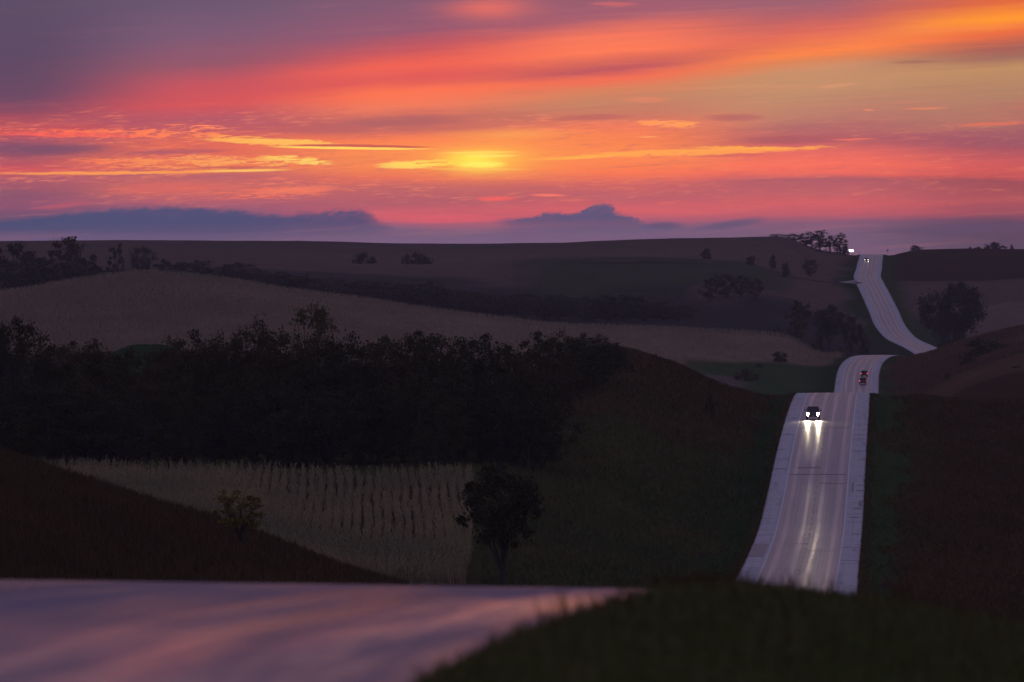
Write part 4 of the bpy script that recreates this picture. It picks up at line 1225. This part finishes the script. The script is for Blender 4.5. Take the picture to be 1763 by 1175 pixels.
def make_pickup(label, Y, off):
    e = bpy.data.objects.new("pickup_truck", None); C.objects.link(e)
    loft("body", [(-2.92, 0.62, 1.18, .90, .96, .94), (-2.80, 0.48, 1.24, .97, 1.0, .96), (-0.9, 0.44, 1.24, .98, 1.01, .97), (0.9, 0.44, 1.22, .98, 1.01, .97), (1.2, 0.44, 1.20, .98, 1.0, .95), (2.55, 0.46, 1.12, .97, .99, .90), (2.84, 0.52, 1.04, .93, .95, .84)], m_paint, e)
    loft("cab", [(-1.05, 1.18, 1.30, .92, .88, .86), (-0.82, 1.18, 1.86, .93, .86, .74), (-0.2, 1.18, 1.92, .94, .87, .76), (0.42, 1.18, 1.88, .94, .86, .74), (1.28, 1.18, 1.24, .93, .9, .88)], m_paint, e)
    pane("windscreen", [(-.80, 1.20, 1.25), (.80, 1.20, 1.25), (.66, 0.52, 1.80), (-.66, 0.52, 1.80)], m_glass, e, 0.09)
    pane("rear_window", [(.70, -0.99, 1.36), (-.70, -0.99, 1.36), (-.62, -0.86, 1.78), (.62, -0.86, 1.78)], m_glass, e, 0.05)
    for s in (-1, 1):
        pane("side_window", [(s * .93, -0.7, 1.30), (s * .93, 0.85, 1.30), (s * .80, 0.36, 1.76), (s * .80, -0.66, 1.76)], m_glass, e, 0.03 * s)
        box("door_handle", (s * 1.005, -0.45, 1.08), (0.03, 0.18, 0.04), m_chrome, e, 0.008)
        mi = box("side_mirror", (s * 1.16, 0.80, 1.36), (0.17, 0.11, 0.24), m_trim, e, 0.03)
        box("mirror_arm", (s * 1.03, 0.80, 1.30), (0.16, 0.05, 0.05), m_trim, mi, 0.01)
        h = box("headlight", (s * 0.75, 2.83, 0.90), (0.27, 0.10, 0.30), m_head, e, 0.05)
        box("fog_light", (s * 0.70, 2.91, 0.60), (0.20, 0.06, 0.16), m_head, h, 0.03)
        box("tail_light", (s * 0.90, -2.93, 0.98), (0.14, 0.05, 0.36), m_tail_dim, e, 0.02)
    g = box("grille", (0, 2.86, 0.86), (1.06, 0.08, 0.36), m_trim, e, 0.03)
    for k in range(3): box("grille_bar", (0, 2.91, 0.76 + 0.10 * k), (0.98, 0.03, 0.028), m_chrome, g, 0.006)
    b = box("bumper", (0, 2.88, 0.56), (1.9, 0.20, 0.22), m_trim, e, 0.05)
    box("number_plate", (0, 2.99, 0.56), (0.32, 0.02, 0.15), m_plate, b, 0.004)
    box("rear_bumper", (0, -2.96, 0.58), (1.86, 0.16, 0.18), m_chrome, e, 0.04)
    wheels(e, 1.98, (-1.95, 1.85), 0.40)
    beams(e, (-0.75, 0.75), 2.92, 0.9, 2600)
    on_road(e, Y, off, False)
    e.scale = (0.93, 0.93, 0.93)
    return tag(e, label, "pickup truck")


def make_suv(name, label, cat, Y, off, away, tall, head=None, tail=None, paint=None, spot=0):
    e = bpy.data.objects.new(name, None); C.objects.link(e)
    zt = tall; zb = 0.98
    loft("body", [(-2.32, 0.46, 0.92, .84, .90, .86), (-2.2, 0.34, 0.99, .91, .94, .90), (-0.5, 0.30, 1.0, .93, .95, .91), (1.0, 0.30, 0.98, .93, .95, .90), (2.05, 0.34, 0.86, .91, .92, .82), (2.34, 0.44, 0.74, .82, .84, .70)], paint or m_paint2, e)
    loft("cabin", [(-2.24, zb - .04, zb + .06, .88, .84, .82), (-1.92, zb - .04, zt - .05, .89, .80, .66), (-0.6, zb - .04, zt, .90, .81, .68), (0.25, zb - .04, zt - .04, .90, .80, .66), (1.18, zb - .04, zb + .02, .88, .86, .84)], paint or m_paint2, e)
    pane("windscreen", [(-.76, 1.08, zb + .04), (.76, 1.08, zb + .04), (.60, 0.36, zt - .12), (-.60, 0.36, zt - .12)], m_glass, e, 0.08)
    pane("rear_window", [(.72, -2.21, zb + .12), (-.72, -2.21, zb + .12), (-.60, -1.98, zt - .13), (.60, -1.98, zt - .13)], m_glass, e, 0.05)
    for s in (-1, 1):
        pane("side_window", [(s * .885, -1.7, zb + .10), (s * .885, 0.78, zb + .10), (s * .73, 0.20, zt - .14), (s * .73, -1.6, zt - .14)], m_glass, e, 0.03 * s)
        box("side_mirror", (s * 1.02, 0.72, zb + .10), (0.17, 0.12, 0.15), m_trim, e, 0.03)
        box("headlight", (s * 0.66, 2.27, 0.70), (0.34, 0.12, 0.24 if head else 0.17), head or m_plate, e, 0.03)
        t = tail[0 if s < 0 else 1] if tail else m_tail_dim
        box("tail_light", (s * 0.78, -2.30, 0.88), (0.24, 0.08, 0.24), t, e, 0.03)
    box("grille", (0, 2.32, 0.58), (0.9, 0.06, 0.18), m_trim, e, 0.03)
    b = box("rear_bumper", (0, -2.33, 0.50), (1.7, 0.14, 0.20), m_trim, e, 0.04)
    box("number_plate", (0, -2.41, 0.66), (0.32, 0.02, 0.15), m_plate, b, 0.004)
    wheels(e, 1.86, (-1.40, 1.42), 0.34, 0.22)
    if spot: beams(e, (-0.66, 0.66), 2.4, 0.7, spot)
    on_road(e, Y, off, away)
    return tag(e, label, cat)


make_pickup("dark pickup truck coming downhill with both headlights blazing on the wet road", 1146, -1.85)
make_suv("passenger_car", "dark car driving away, the nearer of two with red tail lights", "car", 2184, 1.55, True, 1.78, None, (m_tail, m_tail_dim))
make_suv("passenger_car", "dark car with two red tail lights ahead of the other departing car", "car", 2227, 1.75, True, 1.70, None, (m_tail, m_tail))
make_suv("passenger_car", "tiny oncoming car with white headlights just below the far hilltop", "car", 3870, -1.7, False, 1.55, m_head_far, None, None, 150)

# ------------------------------------------------------------------ signs and posts
m_post = simple("sign_post", (0.05, 0.042, 0.034), 0.7, 0.3, 4.0)
m_back = simple("sign_back", (0.050, 0.034, 0.020), 0.5, 0.2, 2.0)
m_wood = simple("weathered_wood", (0.07, 0.045, 0.032), 0.85, 0.3, 3.0)


def pennant(X_, Y_, top, size, flip, label):
    e = bpy.data.objects.new("pennant_sign", None); C.objects.link(e); zg = gz(X_, Y_); e.location = (X_, Y_, zg)
    hz = top - zg
    box("post", (0, 0.05, hz / 2 - 0.2), (0.09, 0.07, hz + 0.2), m_post, e, 0.01)
    w, h = size
    pts = [(-w * 0.42, hz), (w * 0.58, hz - h * 0.62), (-w * 0.30, hz - h)]
    V = [(x * flip, y, z) for y in (0.0, -0.02) for x, z in pts]
    me = bpy.data.meshes.new("panel"); me.from_pydata(V, [], [(0, 1, 2), (5, 4, 3), (0, 3, 4, 1), (1, 4, 5, 2), (2, 5, 3, 0)])
    bm = bmesh.new(); bm.from_mesh(me); bmesh.ops.recalc_face_normals(bm, faces=bm.faces); bm.to_mesh(me); bm.free()
    link("panel", me, m_back, e)
    tag(e, label, "road sign", "pennant signs in the valley")


d = 735; pennant(wx(1212, d), d, wz(950, d), (1.15, 0.62), 1, "dark pennant-shaped sign on a post left of the valley road")
d = 730; pennant(wx(1523, d), d, wz(1000, d), (1.25, 0.75), -1, "dark pennant-shaped sign on a post right of the valley road")
# lit board, timber frame and little sign on the far hilltop
d = 4095
X_ = wx(1465, d); e = bpy.data.objects.new("lit_board", None); C.objects.link(e); e.location = (X_, d, gz(X_, d))
hb = wz(432, d) - gz(X_, d)
box("board", (0.15, 0, hb), (2.2, 0.14, 1.15), m_lit, e, 0.03)
box("side_wing", (-1.15, 0.02, hb + 0.28), (0.6, 0.12, 0.8), m_lit, e, 0.03, 0.3)
for s in (-0.8, 0.9): box("post", (s, 0.16, hb / 2 - 0.3), (0.14, 0.12, hb + 0.2), m_wood, e, 0.01)
tag(e, "small bright white lit board beside the road at the far hilltop", "sign")
X_ = wx(1458, d); e = bpy.data.objects.new("timber_frame", None); C.objects.link(e); e.location = (X_, d + 3, gz(X_, d + 3))
ht = wz(421, d) - gz(X_, d + 3)
box("post", (0.25, 0, ht / 2 - 0.1), (0.22, 0.2, ht + 0.2), m_wood, e, 0.02)
box("post", (-1.7, 0, ht / 2 - 0.4), (0.22, 0.2, ht - 0.4), m_wood, e, 0.02)
box("crossbar", (-0.5, 0, ht), (2.6, 0.26, 0.4), m_wood, e, 0.03)
tag(e, "reddish timber frame between the ridge trees and the lit board", "frame")
d = 4110; X_ = wx(1528, d); e = bpy.data.objects.new("roadside_sign", None); C.objects.link(e); e.location = (X_, d, gz(X_, d))
ht = wz(432, d) - gz(X_, d)
box("post", (0, 0.05, ht / 2 - 0.2), (0.09, 0.07, ht + 0.3), m_post, e, 0.01)
box("panel", (0, 0, ht + 0.1), (0.7, 0.04, 0.75), m_back, e, 0.03)
tag(e, "tiny dark square sign right of the road at the far hilltop", "road sign")
for (p, d, t, lab) in ((1162, 1233, 622, "thin fence post on the brow of the dark hill"), (1480, 4120, 433.5, "short marker post left of the road at the far hilltop")):
    X_ = wx(p, d); zg = gz(X_, d); h_ = max(wz(t, d) - zg, 0.9)
    o = box("fence_post", (0, 0, h_ / 2 - 0.15), (0.16, 0.16, h_ + 0.3), m_wood, None, 0.03, 0.75); o.location = (X_, d, zg)
    tag(o, lab, "post")

# ------------------------------------------------------------------ evening haze
hm = bpy.data.materials.new("haze"); hm.use_nodes = True; hn = hm.node_tree; hn.nodes.clear()
ho = hn.nodes.new('ShaderNodeOutputMaterial'); hv = hn.nodes.new('ShaderNodeVolumePrincipled')
hv.inputs['Color'].default_value = (0.88, 0.80, 0.88, 1); hv.inputs['Density'].default_value = 4.5e-5; hv.inputs['Anisotropy'].default_value = 0.2
hn.links.new(hv.outputs[0], ho.inputs['Volume'])
bm = bmesh.new(); bmesh.ops.create_cube(bm, size=1.0)
for v in bm.verts: v.co = Vector((200 + v.co.x * 11000, 5050 + v.co.y * 10600, -24 + v.co.z * 84))
hme = bpy.data.meshes.new("haze"); bm.to_mesh(hme); bm.free()
o = link("haze", hme, hm)
tag(o, "thin evening haze hanging over the valleys", None, None, 'stuff')
